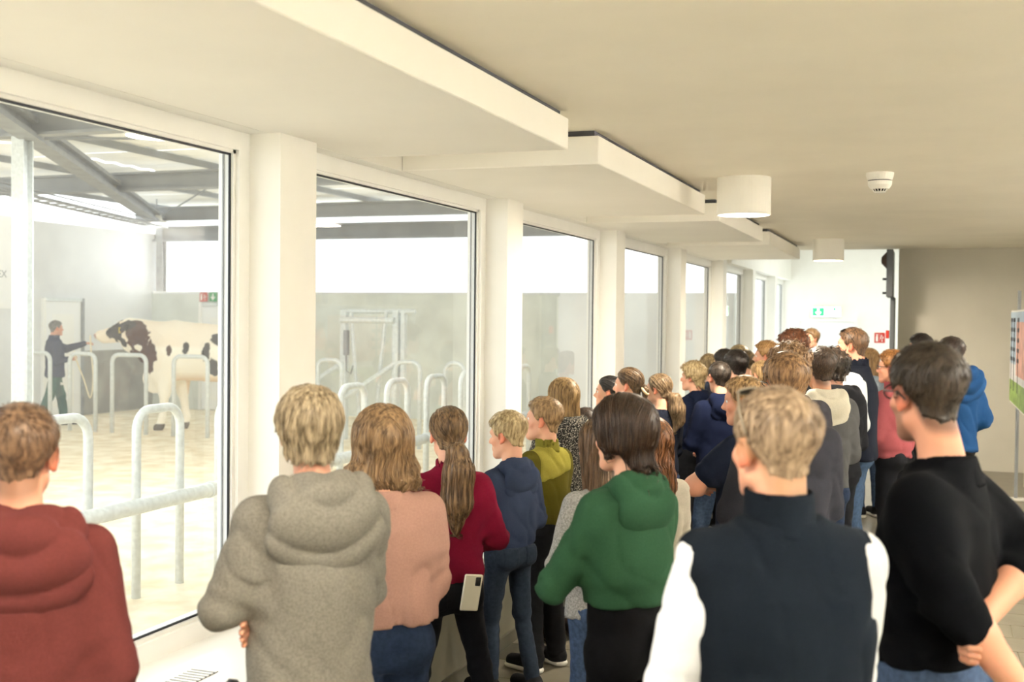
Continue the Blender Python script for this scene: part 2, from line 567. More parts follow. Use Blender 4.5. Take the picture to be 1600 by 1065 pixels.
# dark screen and post seen edge-on at the end of the beige wall
ptop, pbot = on_axis(1394, 392, 1, 15.2), on_axis(1394, 465, 1, 15.2)
m_dark = M('dark_grey_metal', (84, 88, 92), 0.5)
scr = empty('wall_screen', (ptop[0], 15.2, 0), label='dark grey screen and post seen edge-on beside the beige wall', category='screen')
obj('screen_body', MB().box((-0.045, -0.6, pbot[2]), (0.03, 0.09, ptop[2] - 0.01), 0.006), m_dark, parent=scr)
obj('post', MB().box((0.0, -0.45, 0.0), (0.05, 0.08, pbot[2]), 0.004), m_dark, parent=scr)
obj('speaker', MB().lathe([(0.0, 0.0), (0.04, 0.005), (0.1, 0.06), (0.1, 0.075), (0.0, 0.075)], 20).tube([(0, 0, 0.07), (0, 0, 0.09)], 0.03), M('dark_brown_mesh', (70, 52, 44), 0.7), parent=scr, loc=(-0.118, -0.3, ptop[2] - 0.13)).rotation_euler = (0, math.pi / 2, 0)
for zz in (on_axis(1387, 438, 1, 15.2)[2], on_axis(1387, 459, 1, 15.2)[2]):
    obj('peg', MB().tube([(-0.044, -0.5, zz), (-0.09, -0.5, zz)], 0.014, 8), m_black, parent=scr)
obj('alarm_button', MB().box((-0.05, -0.3, 1.62), (-0.01, -0.2, 1.72), 0.006), m_red, parent=scr)

# display stand with a printed picture at the right edge
pd = at_d(1579, 556, 12.3)
X_D = pd[0]
st = empty('display_stand', (X_D, pd[1], 0), label='freestanding display board with a colourful street picture at the right edge', category='display board')
zb, zt = at_d(1577, 627, 12.3)[2], at_d(1580, 485, 12.3)[2]
obj('board', MB().box((0.0, -2.6, zb), (0.03, 0.0, zt), 0.004), m_white, parent=st)
m_sky = M('print_pale_blue', (176, 196, 216), 0.5, var=0.1, vscale=4)
pr = obj('picture', MB().box((-0.004, -2.58, zb + 0.02), (0, -0.02, zt - 0.02)), m_sky, parent=st)
obj('printed_lawn', MB().box((-0.006, -2.58, zb + 0.02), (-0.004, -0.02, zb + 0.25)), M('print_green', (140, 170, 84), 0.5, var=0.3, vscale=12), parent=st)
obj('printed_house', MB().box((-0.006, -2.3, zb + 0.32), (-0.004, -0.9, zt - 0.12)), M('print_salmon', (222, 164, 146), 0.5, var=0.2, vscale=6), parent=st)
obj('printed_pavement', MB().box((-0.0055, -2.58, zb + 0.25), (-0.004, -0.02, zb + 0.42)), M('print_pale', (222, 220, 222), 0.5, var=0.1, vscale=10), parent=st)
for (yy, w_) in ((-0.2, 0.05), (-0.55, 0.06), (-1.1, 0.05)):
    tr = MB()
    tr.box((-0.008, yy - w_, zb + 0.15), (-0.006, yy, zt - 0.1))
    for k in range(5):
        tr.box((-0.008, yy - w_ - 0.1, zb + 0.45 + 0.1 * k), (-0.006, yy + 0.08, zb + 0.49 + 0.1 * k))
    obj('printed_tree', tr, M('print_dark', (58, 62, 76), 0.5), parent=st)
obj('leg', MB().box((0.03, -0.5, 0), (0.06, -0.44, zt + 0.2)), m_galvd, parent=st)
obj('leg', MB().box((0.03, -2.3, 0), (0.06, -2.24, zt + 0.2)), m_galvd, parent=st)
obj('foot', MB().box((-0.14, -0.52, 0), (0.4, -0.42, 0.03), 0.006), m_white, parent=st)
obj('foot', MB().box((-0.14, -2.32, 0), (0.4, -2.22, 0.03), 0.006), m_white, parent=st)
obj('cream_back_panel', MB().box((0.06, -2.6, 0.25), (0.09, -1.25, zt + 0.34), 0.004), M('cream_panel', (226, 216, 190), 0.7), parent=st)

# ------------------------------------------------------------------ barn beyond the glass
XB, YB = -14.2, 18.7
ground = struct('ground', MB().box((XB - 1.5, -6, -0.2), (XG - 0.3, YB + 0.6, 0.0)), m_sand)
wb = struct('wall_barn_side', MB().box((XB - 0.2, -2, 0.0), (XB, YB + 0.2, 3.38)), m_concw)
struct('trim_5', MB().box((XB, on_axis(130, 640, 0, XB)[1], 0.0), (XB + 0.015, YB, 1.15)), m_dirt)
struct('wall_barn_end', MB().box((XB - 0.2, YB, 0.0), (XG - 0.3, YB + 0.2, 2.22)), m_conc)
struct('trim_6', MB().box((XB - 0.2, YB - 0.01, 2.22), (XG - 0.3, YB + 0.22, 2.26)), m_concw)
# whitewashed far half of the barn's end wall
struct('wall_barn_end_white', MB().box((-5.9, YB - 0.05, 0.0), (XG - 0.3, YB, 2.25)), m_concw)


def translucent_sheet():
    m = bpy.data.materials.new('pale_roof_sheet')
    m.use_nodes = True
    nt = m.node_tree
    nt.nodes.remove(nt.nodes['Principled BSDF'])
    d = nt.nodes.new('ShaderNodeBsdfDiffuse')
    d.inputs['Color'].default_value = (0.78, 0.76, 0.68, 1)
    t = nt.nodes.new('ShaderNodeBsdfTranslucent')
    t.inputs['Color'].default_value = (0.85, 0.83, 0.76, 1)
    w = nt.nodes.new('ShaderNodeTexNoise')
    w.inputs['Scale'].default_value = 0.6
    tc = nt.nodes.new('ShaderNodeTexCoord')
    nt.links.new(tc.outputs['Object'], w.inputs['Vector'])
    mr = nt.nodes.new('ShaderNodeMapRange')
    mr.inputs[1].default_value = 0.35
    mr.inputs[2].default_value = 0.65
    mr.inputs[3].default_value = 0.05
    mr.inputs[4].default_value = 0.17
    nt.links.new(w.outputs['Fac'], mr.inputs[0])
    x = nt.nodes.new('ShaderNodeMixShader')
    nt.links.new(mr.outputs[0], x.inputs['Fac'])
    nt.links.new(d.outputs['BSDF'], x.inputs[1])
    nt.links.new(t.outputs['BSDF'], x.inputs[2])
    nt.links.new(x.outputs['Shader'], nt.nodes['Material Output'].inputs['Surface'])
    return m


m_roof = translucent_sheet()
roof = empty('roof_barn', (0, 0, 0), kind='structure')
Z_B = 3.57
# roof sheets: one ribbed sheet per bay strip
ri = 0
for y0 in np.arange(3.2, 19.4, 2.28):
    for x0 in (-14.6, -10.7, -6.8):
        s = MB()
        n = 13
        for k in range(n):
            yy = y0 + 2.26 * k / (n - 1)
            zz = 3.92 + (0.022 if k % 2 else 0.0)
            s.v += [(x0, yy, zz), (x0 + 3.88, yy, zz - 0.02)]
        s.f = [(2 * k, 2 * k + 2, 2 * k + 3, 2 * k + 1) for k in range(n - 1)]
        obj('roof_sheet', s, m_roof, parent=roof)


def ibeam(mb, a, b, h=0.24, w=0.12, t=0.02):
    """I-section between two points, vertical web"""
    a, b = np.array(a, float), np.array(b, float)
    d = b - a
    d /= np.linalg.norm(d)
    s = np.cross(d, [0, 0, 1.0])
    s /= np.linalg.norm(s)
    u = np.cross(s, d)
    for (c0, c1, hw) in ((0, t, w / 2), (t, h - t, t / 2), (h - t, h, w / 2)):
        vs = []
        for P in (a, b):
            for (sx, sz) in ((-hw, c0), (hw, c0), (hw, c1), (-hw, c1)):
                vs.append(P + s * sx + u * sz)
        mb.add(vs, [(0, 1, 2, 3), (7, 6, 5, 4), (0, 4, 5, 1), (1, 5, 6, 2), (2, 6, 7, 3), (3, 7, 4, 0)])
    return mb


for yb in (4.6, 9.1, 13.6, 18.2):
    obj('roof_beam', ibeam(MB(), (-14.2, yb, Z_B), (-2.95, yb, Z_B), 0.26, 0.16, 0.03), m_steel, parent=roof)
obj('eaves_beam', ibeam(MB(), (-14.2, YB + 0.1, 3.22), (-2.95, YB + 0.1, 3.22), 0.3, 0.2, 0.04), m_steel, parent=roof)
for xb in (-13.9, -11.6, -9.3, -7.0, -4.7):
    obj('purlin', MB().box((xb - 0.035, 3.2, Z_B + 0.26), (xb + 0.035, 19.3, Z_B + 0.34)), m_steel, parent=roof)
obj('hip_beam', ibeam(MB(), (-7.2, 7.1, Z_B - 0.02), (-13.7, 18.3, Z_B - 0.1), 0.2, 0.2, 0.05), m_galvd, parent=roof)
obj('tie_rod', MB().tube([(-8.5, 9.2, Z_B), (-5.2, 11.6, Z_B + 0.22)], 0.014, 6), m_galvd, parent=roof)
obj('tie_rod', MB().tube([(-13.6, 18.0, Z_B), (-9.4, 14.0, Z_B + 0.2)], 0.014, 6), m_galvd, parent=roof)
tr = MB()
a, b_ = np.array([-10.9, 10.5, 3.4]), np.array([-13.2, 17.6, 3.4])
sd = np.array([0.95, 0.31, 0]) * 0.14
for s_ in (-1, 1):
    tr.tube([a + sd * s_, b_ + sd * s_], 0.02, 6)
    tr.tube([a + sd * s_ + [0, 0, 0.08], b_ + sd * s_ + [0, 0, 0.08]], 0.012, 6)
for k in range(25):
    c_ = a + (b_ - a) * k / 24
    tr.tube([c_ - sd, c_ + sd], 0.012, 5)
obj('cable_tray', tr, m_galvd, parent=roof)
col1 = on_axis(35, 400, 1, 9.1)
for (x, y, z0, z1, nm) in ((col1[0], 9.1, 0, Z_B, 'a'), (XB + 0.15, YB + 0.08, 2.2, 3.6, 'b')):
    c = MB().box((-0.075, -0.07, 0), (0.075, -0.055, z1 - z0)).box((-0.075, 0.055, 0), (0.075, 0.07, z1 - z0)).box((-0.012, -0.055, 0), (0.012, 0.055, z1 - z0))
    o = obj('column_barn', c, m_galv if nm == 'a' else m_galvd, loc=(x, y, z0), kind='structure')

# high-bay lamps
for (u, v, z, lab) in ((240, 213, 3.5, 'glaring round high-bay lamp under the barn roof near the window top'), (245, 349, 3.46, 'flat round white barn lamp above the column behind the bull')):
    p = on_axis(u, v, 2, z)
    t = empty('barn_lamp', tuple(p), label=lab, category='lamp')
    obj('reflector', MB().lathe([(0.0, 0.16), (0.08, 0.15), (0.1, 0.06), (0.27, 0.01), (0.27, 0.0), (0.25, 0.0)], 28), m_white, parent=t)
    obj('diffuser', MB().lathe([(0.0, 0.0), (0.25, 0.002)], 28), M_emit('barn_lamp_light' if u < 242 else 'barn_lamp_dim', (255, 255, 255), 16.0 if u < 242 else 2.0), parent=t)
    obj('hanger', MB().tube([(0, 0, 0.15), (0, 0, 3.9 - z)], 0.012, 6), m_galvd, parent=t)
    add_area('lamp_light', (0, 0, -0.03), 0.5, BARN_LAMP_W * (1 if u < 242 else 0.03), (1, 0.98, 0.94), parent=t)

# barn doors, signs, banner
def barn_door(name, axis, c, lo, hi, ztop, face):
    d = empty(name, (0, 0, 0), kind='structure')
    def bx(a, b_, z0, z1, t0, t1):
        if axis == 0:
            return MB().box((c + t0, a, z0), (c + t1, b_, z1))
        return MB().box((a, c - t1, z0), (b_, c - t0, z1))
    obj('leaf', bx(lo + 0.06, hi - 0.06, 0.02, ztop - 0.06, 0.0, 0.03), m_door, parent=d)
    obj('frame_post', bx(lo, lo + 0.06, 0, ztop, 0, 0.06), m_frame, parent=d)
    obj('frame_post', bx(hi - 0.06, hi, 0, ztop, 0, 0.06), m_galvd, parent=d)
    obj('frame_head', bx(lo + 0.06, hi - 0.06, ztop - 0.06, ztop, 0, 0.06), m_galv, parent=d)
    w = hi - lo
    obj('panel', bx(lo + 0.24 * w, hi - 0.24 * w, 1.0, ztop - 0.28, 0.03, 0.036), m_frame, parent=d)
    obj('panel', bx(lo + 0.24 * w, hi - 0.24 * w, 0.2, 0.85, 0.03, 0.036), m_frame, parent=d)
    return d


q0, q1 = on_axis(64, 466, 0, XB), on_axis(128, 466, 0, XB)
barn_door('door_2', 0, XB, q0[1], q1[1], q1[2], 1)
q0, q1 = on_axis(313, 473, 1, YB), on_axis(313, 473, 1, YB)
barn_door('door_3', 1, YB, q0[0], q0[0] + 1.0, q0[2], 1)
for (u, k, lab) in ((321, 'extinguisher', 'small red fire sign over the far barn door'), (336, 'arrow', 'small green arrow escape sign over the far barn door')):
    p = on_axis(u, 464, 1, YB)
    safety_sign(p[0], YB - 0.06, p[2], 0.165, 0.17, lab, k)
b0, b1 = on_axis(22, 338, 0, XB), on_axis(22, 482, 0, XB)
bn = empty('banner', (XB + 0.02, b0[1], b1[2]), label='white banner with grey capitals on the barn wall at the left edge', category='banner')
obj('sheet', MB().box((0, -2.4, 0), (0.012, 0, b0[2] - b1[2])), M('banner_white', (250, 251, 252), 0.6), parent=bn)
pe = on_axis(0, 428, 0, XB + 0.04)
text_mesh('lettering', 'EX', 0.17, M('banner_grey_ink', (138, 146, 152), 0.6), bn, Matrix.Translation((0.014, pe[1] - b0[1] + 0.05, pe[2] - b1[2])) @ Matrix(((0, 0, 1, 0), (1, 0, 0, 0), (0, 1, 0, 0), (0, 0, 0, 1))))

# galvanised hoops
def hoop_pts(w, h, r=0.13):
    pts = [(0, 0, 0), (0, 0, h - r)]
    for k in range(1, 7):
        a = math.pi / 2 * k / 6
        pts.append((0, r - r * math.cos(a), h - r + r * math.sin(a)))
    pts.append((0, w / 2, h))
    for k in range(0, 7):
        a = math.pi / 2 * (1 - k / 6)
        pts.append((0, w - r + r * math.cos(a), h - r + r * math.sin(a)))
    pts.append((0, w, 0))
    return pts


ORD = ['first', 'second', 'third', 'fourth', 'fifth', 'sixth', 'seventh', 'eighth', 'ninth', 'tenth']
hoop0 = None
k = 0
for i in range(-1, 10):
    y = 5.25 + 0.915 * i
    lab = 'galvanised steel hoop close to the glass, %s of the near row counted from the left' % ORD[max(0, i)] if i >= 0 else 'galvanised steel hoop of the near row hidden behind the red hoodie'
    if hoop0 is None:
        hoop0 = obj('barrier_hoop', MB().tube(hoop_pts(0.46, 1.215), 0.03, 12), m_galv, smooth=True, loc=(-4.8, y, 0), label=lab, category='barrier', group='steel hoops near the glass')
    else:
        o = dup(hoop0, loc=(-4.8, y, 0))
        o['label'] = lab
hf0 = None
for i, (u0, u1) in enumerate(((36, 78), (109, 149), (175, 228), (271, 324), (496, 533), (617, 655), (695, 724))):
    a, b_ = on_axis(u0, 680, 1, 14.5), on_axis(u1, 680, 1, 14.5)
    w = b_[0] - a[0]
    lab = 'pale steel hoop of the far row, %s from the left, by the handler and bull' % ORD[i] if i < 4 else 'pale steel hoop of the far row, %s, beside the head gate' % ('left', 'right', 'rightmost')[i - 4]
    o = obj('barrier_hoop', MB().tube([(q[1], 0, q[2]) for q in hoop_pts(w, 1.2, 0.12)], 0.032, 10), m_galv, smooth=True, loc=(a[0], 14.5, 0), label=lab, category='barrier', group='steel hoops of the far row')
r1 = on_axis(325, 765, 0, -4.68)
rl = empty('barrier_rail', (-4.68, 0, 0), label='thick galvanised rail running in front of the near hoops', category='rail')
obj('pipe', MB().tube([(0, 2.5, r1[2]), (0, 13.5, r1[2])], 0.05, 16), m_galv, parent=rl, smooth=True)
for yy in (r1[1] - 1.83, r1[1], r1[1] + 1.83, r1[1] + 3.66):
    obj('coupling', MB().tube([(0, yy, r1[2]), (0, yy + 0.03, r1[2])], 0.058, 16), m_galv, parent=rl)

# head gate (cattle crush) in the far row
hg = empty('head_gate', (0, 15.2, 0), label='tall galvanised cattle head gate with slanting bars seen through the second window', category='gate')
hx0, hx1 = on_axis(538, 560, 1, 15.2)[0], on_axis(619, 560, 1, 15.2)[0]
zt_ = on_axis(578, 483, 1, 15.2)[2]
for x in (hx0, hx1):
    obj('post', MB().box((x - 0.05, -0.05, 0), (x + 0.05, 0.05, zt_), 0.008), m_galv, parent=hg)
obj('post', MB().box((hx1 + 0.08, -0.04, 0.9), (hx1 + 0.15, 0.04, zt_), 0.008), m_galv, parent=hg)
obj('top_bar', MB().tube([(hx0, 0, zt_ - 0.03), (hx1 + 0.3, 0, zt_ - 0.03)], 0.035, 10), m_galv, parent=hg)
obj('top_bar', MB().tube([(hx0 - 0.02, -0.08, zt_ - 0.16), (hx1, -0.08, zt_ - 0.16)], 0.045, 10), m_galv, parent=hg)
obj('neck_bar', MB().tube([(hx0 + 0.14, -0.06, zt_ - 0.05), (hx0 + 0.22, -0.06, 0.9), (hx0 + 0.3, -0.06, 0.25)], 0.03, 10), m_galv, parent=hg)
obj('neck_bar', MB().tube([(hx1 - 0.14, -0.06, zt_ - 0.05), (hx1 - 0.24, -0.06, 0.9), (hx1 - 0.3, -0.06, 0.25)], 0.03, 10), m_galv, parent=hg)
obj('latch', MB().box((hx0 + 0.05, -0.14, 1.25), (hx0 + 0.12, -0.06, 1.62), 0.01).tube([(hx0 + 0.08, -0.1, 1.3), (hx0 + 0.09, -0.1, 1.02), (hx0 + 0.16, -0.1, 0.98), (hx0 + 0.19, -0.08, 1.1)], 0.014, 6), m_galvd, parent=hg)
for x in (hx0, hx1):
    obj('strut', MB().tube([(x, -0.03, 1.14), (x - 0.5, -0.45, 0.72), (x - 0.75, -0.6, 0.55)], 0.036, 10), m_galv, parent=hg)
# ------------------------------------------------------------------ implicit surfaces (for bodies, clothes, hair, the bull)
F32 = np.float32
_LAT = np.random.RandomState(7).rand(32, 32, 32).astype(F32)


def vnoise(P):
    i = np.floor(P).astype(np.int32)
    f = (P - i).astype(F32)
    f = f * f * (3 - 2 * f)
    i &= 31
    j = (i + 1) & 31
    x0, y0, z0 = i[:, 0], i[:, 1], i[:, 2]
    x1, y1, z1 = j[:, 0], j[:, 1], j[:, 2]
    fx, fy, fz = f[:, 0], f[:, 1], f[:, 2]
    a = _LAT[x0, y0, z0] * (1 - fx) + _LAT[x1, y0, z0] * fx
    b = _LAT[x0, y1, z0] * (1 - fx) + _LAT[x1, y1, z0] * fx
    c = _LAT[x0, y0, z1] * (1 - fx) + _LAT[x1, y0, z1] * fx
    d = _LAT[x0, y1, z1] * (1 - fx) + _LAT[x1, y1, z1] * fx
    a = a * (1 - fy) + b * fy
    c = c * (1 - fy) + d * fy
    return a * (1 - fz) + c * fz


def smin(a, b, k):
    if k <= 0:
        return np.minimum(a, b)
    h = np.clip(0.5 + 0.5 * (b - a) / k, 0, 1)
    return b * (1 - h) + a * h - k * h * (1 - h)


def smax(a, b, k):
    return -smin(-a, -b, k)


def V(*a):
    return np.array(a, F32)


class Cap:                                  # tapered capsule, optionally flattened along one direction
    def __init__(s, a, b, ra, rb, k=0.02, flat=None, fl=1.0):
        s.a, s.b, s.ra, s.rb, s.k = np.array(a, F32), np.array(b, F32), ra, rb, k
        s.flat = None if flat is None else np.array(flat, F32) / np.linalg.norm(flat)
        s.fl = fl

    def bounds(s):
        r = max(s.ra, s.rb)
        return np.minimum(s.a, s.b) - r, np.maximum(s.a, s.b) + r

    def __call__(s, P):
        ba = s.b - s.a
        pa = P - s.a
        if s.flat is not None:              # compress space along flat
            pa = pa + np.outer(pa @ s.flat, s.flat) * (1 / s.fl - 1)
            ba = ba + s.flat * (ba @ s.flat) * (1 / s.fl - 1)
        h = np.clip((pa @ ba) / (ba @ ba + 1e-9), 0, 1)
        q = pa - h[:, None] * ba
        return (np.sqrt((q * q).sum(1)) - (s.ra + (s.rb - s.ra) * h)) * (s.fl if s.flat is not None else 1)


class Ell:
    def __init__(s, c, r, k=0.02, R=None):
        s.c, s.r, s.k = np.array(c, F32), np.array(r, F32), k
        s.R = None if R is None else np.array(R, F32)

    def bounds(s):
        m = s.r if s.R is None else np.abs(s.R) @ s.r
        return s.c - m, s.c + m

    def __call__(s, P):
        q = P - s.c
        if s.R is not None:
            q = q @ s.R
        q = q / s.r
        k0 = np.sqrt((q * q).sum(1)) + 1e-6
        q2 = q / s.r
        k1 = np.sqrt((q2 * q2).sum(1)) + 1e-6
        return k0 * (k0 - 1) / k1


class Loft:                                 # stack of superellipse sections along z
    def __init__(s, z, w, d, y=None, x=None, p=2.4, k=0.02, cap=0.012):
        s.z, s.w, s.d = (np.array(q, F32) for q in (z, w, d))
        s.y = np.zeros_like(s.z) if y is None else np.array(y, F32)
        s.x = np.zeros_like(s.z) if x is None else np.array(x, F32)
        s.p, s.k, s.cap = p, k, cap

    def bounds(s):
        return (V((s.x - s.w).min(), (s.y - s.d).min(), s.z.min()), V((s.x + s.w).max(), (s.y + s.d).max(), s.z.max()))

    def __call__(s, P):
        z = P[:, 2]
        w, d = np.interp(z, s.z, s.w), np.interp(z, s.z, s.d)
        x, y = np.interp(z, s.z, s.x), np.interp(z, s.z, s.y)
        f = ((np.abs((P[:, 0] - x) / w) ** s.p + np.abs((P[:, 1] - y) / d) ** s.p) ** (1 / s.p) - 1) * np.minimum(w, d)
        return smax(f, np.maximum(z - s.z[-1], s.z[0] - z), s.cap).astype(F32)


class Fn:
    def __init__(s, f, lo, hi, k=0.0):
        s.f, s.lo, s.hi, s.k = f, np.array(lo, F32), np.array(hi, F32), k

    def bounds(s):
        return s.lo, s.hi

    def __call__(s, P):
        return s.f(P)


def union(prims):
    def f(P):
        d = prims[0](P)
        for q in prims[1:]:
            d = smin(d, q(P), q.k)
        return d
    return f


def bounds_of(prims, m=0.03):
    lo = np.min([q.bounds()[0] for q in prims], 0) - m
    hi = np.max([q.bounds()[1] for q in prims], 0) + m
    return lo, hi


_EDG = [(0, 1), (2, 3), (4, 5), (6, 7), (0, 2), (1, 3), (4, 6), (5, 7), (0, 4), (1, 5), (2, 6), (3, 7)]
_OFF = np.array([(i >> 2, (i >> 1) & 1, i & 1) for i in range(8)])


def polygonise(f, lo, hi, vox, disp=None, q=4):
    """surface nets on a grid refined only where the surface passes; returns vertices, quads"""
    cs = vox * q
    n = np.ceil((np.array(hi) - lo) / cs).astype(int) + 1
    ax = [lo[i] + cs * np.arange(n[i]) for i in range(3)]
    G = np.stack(np.meshgrid(*ax, indexing='ij'), -1).reshape(-1, 3).astype(F32)
    D = f(G).reshape(n).astype(F32)
    mn = np.full(n - 1, 1e9, F32)
    mx = np.full(n - 1, -1e9, F32)
    for o in _OFF:
        sub = D[o[0]:n[0] - 1 + o[0], o[1]:n[1] - 1 + o[1], o[2]:n[2] - 1 + o[2]]
        mn = np.minimum(mn, sub)
        mx = np.maximum(mx, sub)
    act = (mn < cs * 0.95) & (mx > -cs * 0.95)
    fine = np.repeat(np.repeat(np.repeat(D[:-1, :-1, :-1], q, 0), q, 1), q, 2)
    A = np.argwhere(act)
    if len(A) == 0:
        return np.zeros((0, 3)), np.zeros((0, 4), int)
    t = np.arange(q)
    loc = np.stack(np.meshgrid(t, t, t, indexing='ij'), -1).reshape(-1, 3)
    I = (A[:, None, :] * q + loc[None]).reshape(-1, 3)
    P = (lo + I * vox).astype(F32)
    val = np.empty(len(P), F32)
    CH = 200000
    for c in range(0, len(P), CH):
        v = f(P[c:c + CH])
        if disp is not None:
            v = v - disp(P[c:c + CH])
        val[c:c + CH] = v
    fine[I[:, 0], I[:, 1], I[:, 2]] = val
    ins = fine < 0
    N = np.array(ins.shape)
    cnt = np.zeros(N - 1, np.uint8)
    for o in _OFF:
        cnt += ins[o[0]:N[0] - 1 + o[0], o[1]:N[1] - 1 + o[1], o[2]:N[2] - 1 + o[2]]
    mix = (cnt > 0) & (cnt < 8)
    C = np.argwhere(mix)
    cv = np.stack([fine[C[:, 0] + o[0], C[:, 1] + o[1], C[:, 2] + o[2]] for o in _OFF], 1)
    acc = np.zeros((len(C), 3), F32)
    num = np.zeros(len(C), F32)
    for (a, b) in _EDG:
        va, vb = cv[:, a], cv[:, b]
        m = (va < 0) != (vb < 0)
        tt = np.where(m, va / np.where(m, va - vb, 1), 0)
        acc += (_OFF[a] + tt[:, None] * (_OFF[b] - _OFF[a])) * m[:, None]
        num += m
    Vt = lo + (C + acc / num[:, None]) * vox
    idx = np.full(N - 1, -1, np.int32)
    idx[C[:, 0], C[:, 1], C[:, 2]] = np.arange(len(C))
    quads = []
    for axn in range(3):
        u, w = (axn + 1) % 3, (axn + 2) % 3
        s0 = [slice(1, -1)] * 3
        s1 = [slice(1, -1)] * 3
        s0[axn], s1[axn] = slice(0, -1), slice(1, None)
        a, b = ins[tuple(s0)], ins[tuple(s1)]
        E = np.argwhere(a != b)
        if len(E) == 0:
            continue
        flip = a[E[:, 0], E[:, 1], E[:, 2]]
        E = E + np.array([0 if i == axn else 1 for i in range(3)])
        du, dw = np.zeros(3, int), np.zeros(3, int)
        du[u], dw[w] = 1, 1
        g = lambda e: idx[e[:, 0], e[:, 1], e[:, 2]]
        qd = np.stack([g(E), g(E - du), g(E - du - dw), g(E - dw)], 1)
        qd = np.where(flip[:, None], qd, qd[:, ::-1])
        quads.append(qd)
    Q = np.concatenate(quads)
    Q = Q[(Q >= 0).all(1)]
    return Vt, Q


def mesh_np(name, Vt, Q, mat, parent=None, tris=None, tint=None, smooth=True):
    me = bpy.data.meshes.new(name)
    nq, nt_ = len(Q), 0 if tris is None else len(tris)
    me.vertices.add(len(Vt))
    me.vertices.foreach_set('co', np.ascontiguousarray(Vt, F32).ravel())
    li = Q.ravel() if tris is None else np.concatenate([Q.ravel(), tris.ravel()])
    me.loops.add(len(li))
    me.loops.foreach_set('vertex_index', li.astype(np.int32))
    me.polygons.add(nq + nt_)
    ls = np.arange(nq) * 4
    if nt_:
        ls = np.concatenate([ls, nq * 4 + np.arange(nt_) * 3])
    me.polygons.foreach_set('loop_start', ls.astype(np.int32))
    me.update(calc_edges=True)
    me.validate()
    if smooth:
        me.shade_smooth()
    if tint is not None:
        at = me.color_attributes.new('tint', 'FLOAT_COLOR', 'POINT')
        at.data.foreach_set('color', np.concatenate([tint, np.ones((len(tint), 1))], 1).astype(F32).ravel())
    me.materials.append(mat)
    o = bpy.data.objects.new(name, me)
    if parent:
        o.parent = parent
    COL.objects.link(o)
    return o


def sdf_obj(name, prims, vox, mat, parent, disp=None, cut=None, f=None, tint=None, b=None):
    f0 = f or union(prims)
    g = f0 if cut is None else (lambda P: np.maximum(f0(P), cut(P)))
    lo, hi = b or bounds_of(prims)
    Vt, Q = polygonise(g, lo, hi, vox, disp)
    return mesh_np(name, Vt, Q, mat, parent, tint=None if tint is None else tint(Vt))


def rotz(a):
    c, s = math.cos(a), math.sin(a)
    return np.array([[c, -s, 0], [s, c, 0], [0, 0, 1]], F32)


def rotx(a):
    c, s = math.cos(a), math.sin(a)
    return np.array([[1, 0, 0], [0, c, -s], [0, s, c]], F32)


def roty(a):
    c, s = math.cos(a), math.sin(a)
    return np.array([[c, 0, s], [0, 1, 0], [-s, 0, c]], F32)


def sstep(a, b, x):
    t = np.clip((x - a) / (b - a), 0, 1)
    return t * t * (3 - 2 * t)

# ------------------------------------------------------------------ people
m_skin = M_attr('skin', 0.5, sss=0.12, bump=0.06, bscale=220, spec=0.35)
m_eye = M('eye_white', (232, 230, 226), 0.2)
m_iris = M('eye_iris', (60, 62, 58), 0.15)
m_lens = M('clear_lens', (215, 222, 224), 0.05)
SKINS = {'fair': (218, 166, 140), 'pink': (214, 156, 130), 'tan': (196, 142, 112)}


def m_cloth(col, bump=0.5, var=0.06, bscale=420.0, rough=0.9, vscale=160.0, **k):
    return M('cloth_%d_%d_%d%s' % (*col, k.pop('tag', '')), col, rough, var=var, vscale=vscale, bump=bump, bscale=bscale, spec=0.03, sheen=0.01, **k)


def m_hair(col, hi=None):
    hi = hi or tuple(min(255, int(c * 1.35 + 8)) for c in col)
    des = lambda c: tuple(int(0.80 * x + 0.20 * (0.35 * c[0] + 0.45 * c[1] + 0.2 * c[2])) for x in c)
    hi = tuple(int(0.84 * a + 0.04 * b) for a, b in zip(des(hi), des(col)))
    return M('hair_%d_%d_%d' % col, tuple(int(c * 0.74) for c in des(col)), 0.42, vscale=6.0, stretch=(16, 16, 2.2), col2=hi, spec=0.35, bump=0.35, bscale=14)


# ---- head, in head units (0.235 from chin to crown); scaled by s afterwards
def head_prims():
    L = [Ell((0, -0.010, 0.035), (0.0745, 0.093, 0.082)),
         Ell((0, 0.032, -0.030), (0.0575, 0.058, 0.082), 0.03),
         Cap((0.043, 0.005, -0.062), (0.014, 0.066, -0.097), 0.018, 0.018, 0.03), Cap((-0.043, 0.005, -0.062), (-0.014, 0.066, -0.097), 0.018, 0.018, 0.03),
         Ell((0, 0.074, 0.026), (0.048, 0.018, 0.012), 0.02),
         Cap((0, 0.086, 0.010), (0, 0.108, -0.026), 0.008, 0.0115, 0.014), Ell((0, 0.095, -0.032), (0.017, 0.012, 0.009), 0.01),
         Cap((-0.016, 0.086, -0.058), (0.016, 0.086, -0.058), 0.0075, 0.0075, 0.01), Cap((-0.013, 0.085, -0.069), (0.013, 0.085, -0.069), 0.008, 0.008, 0.008),
         Ell((0, 0.076, -0.100), (0.019, 0.016, 0.015), 0.02),
         Ell((0.040, 0.060, -0.026), (0.02, 0.018, 0.016), 0.02), Ell((-0.040, 0.060, -0.026), (0.02, 0.018, 0.016), 0.02)]
    return L


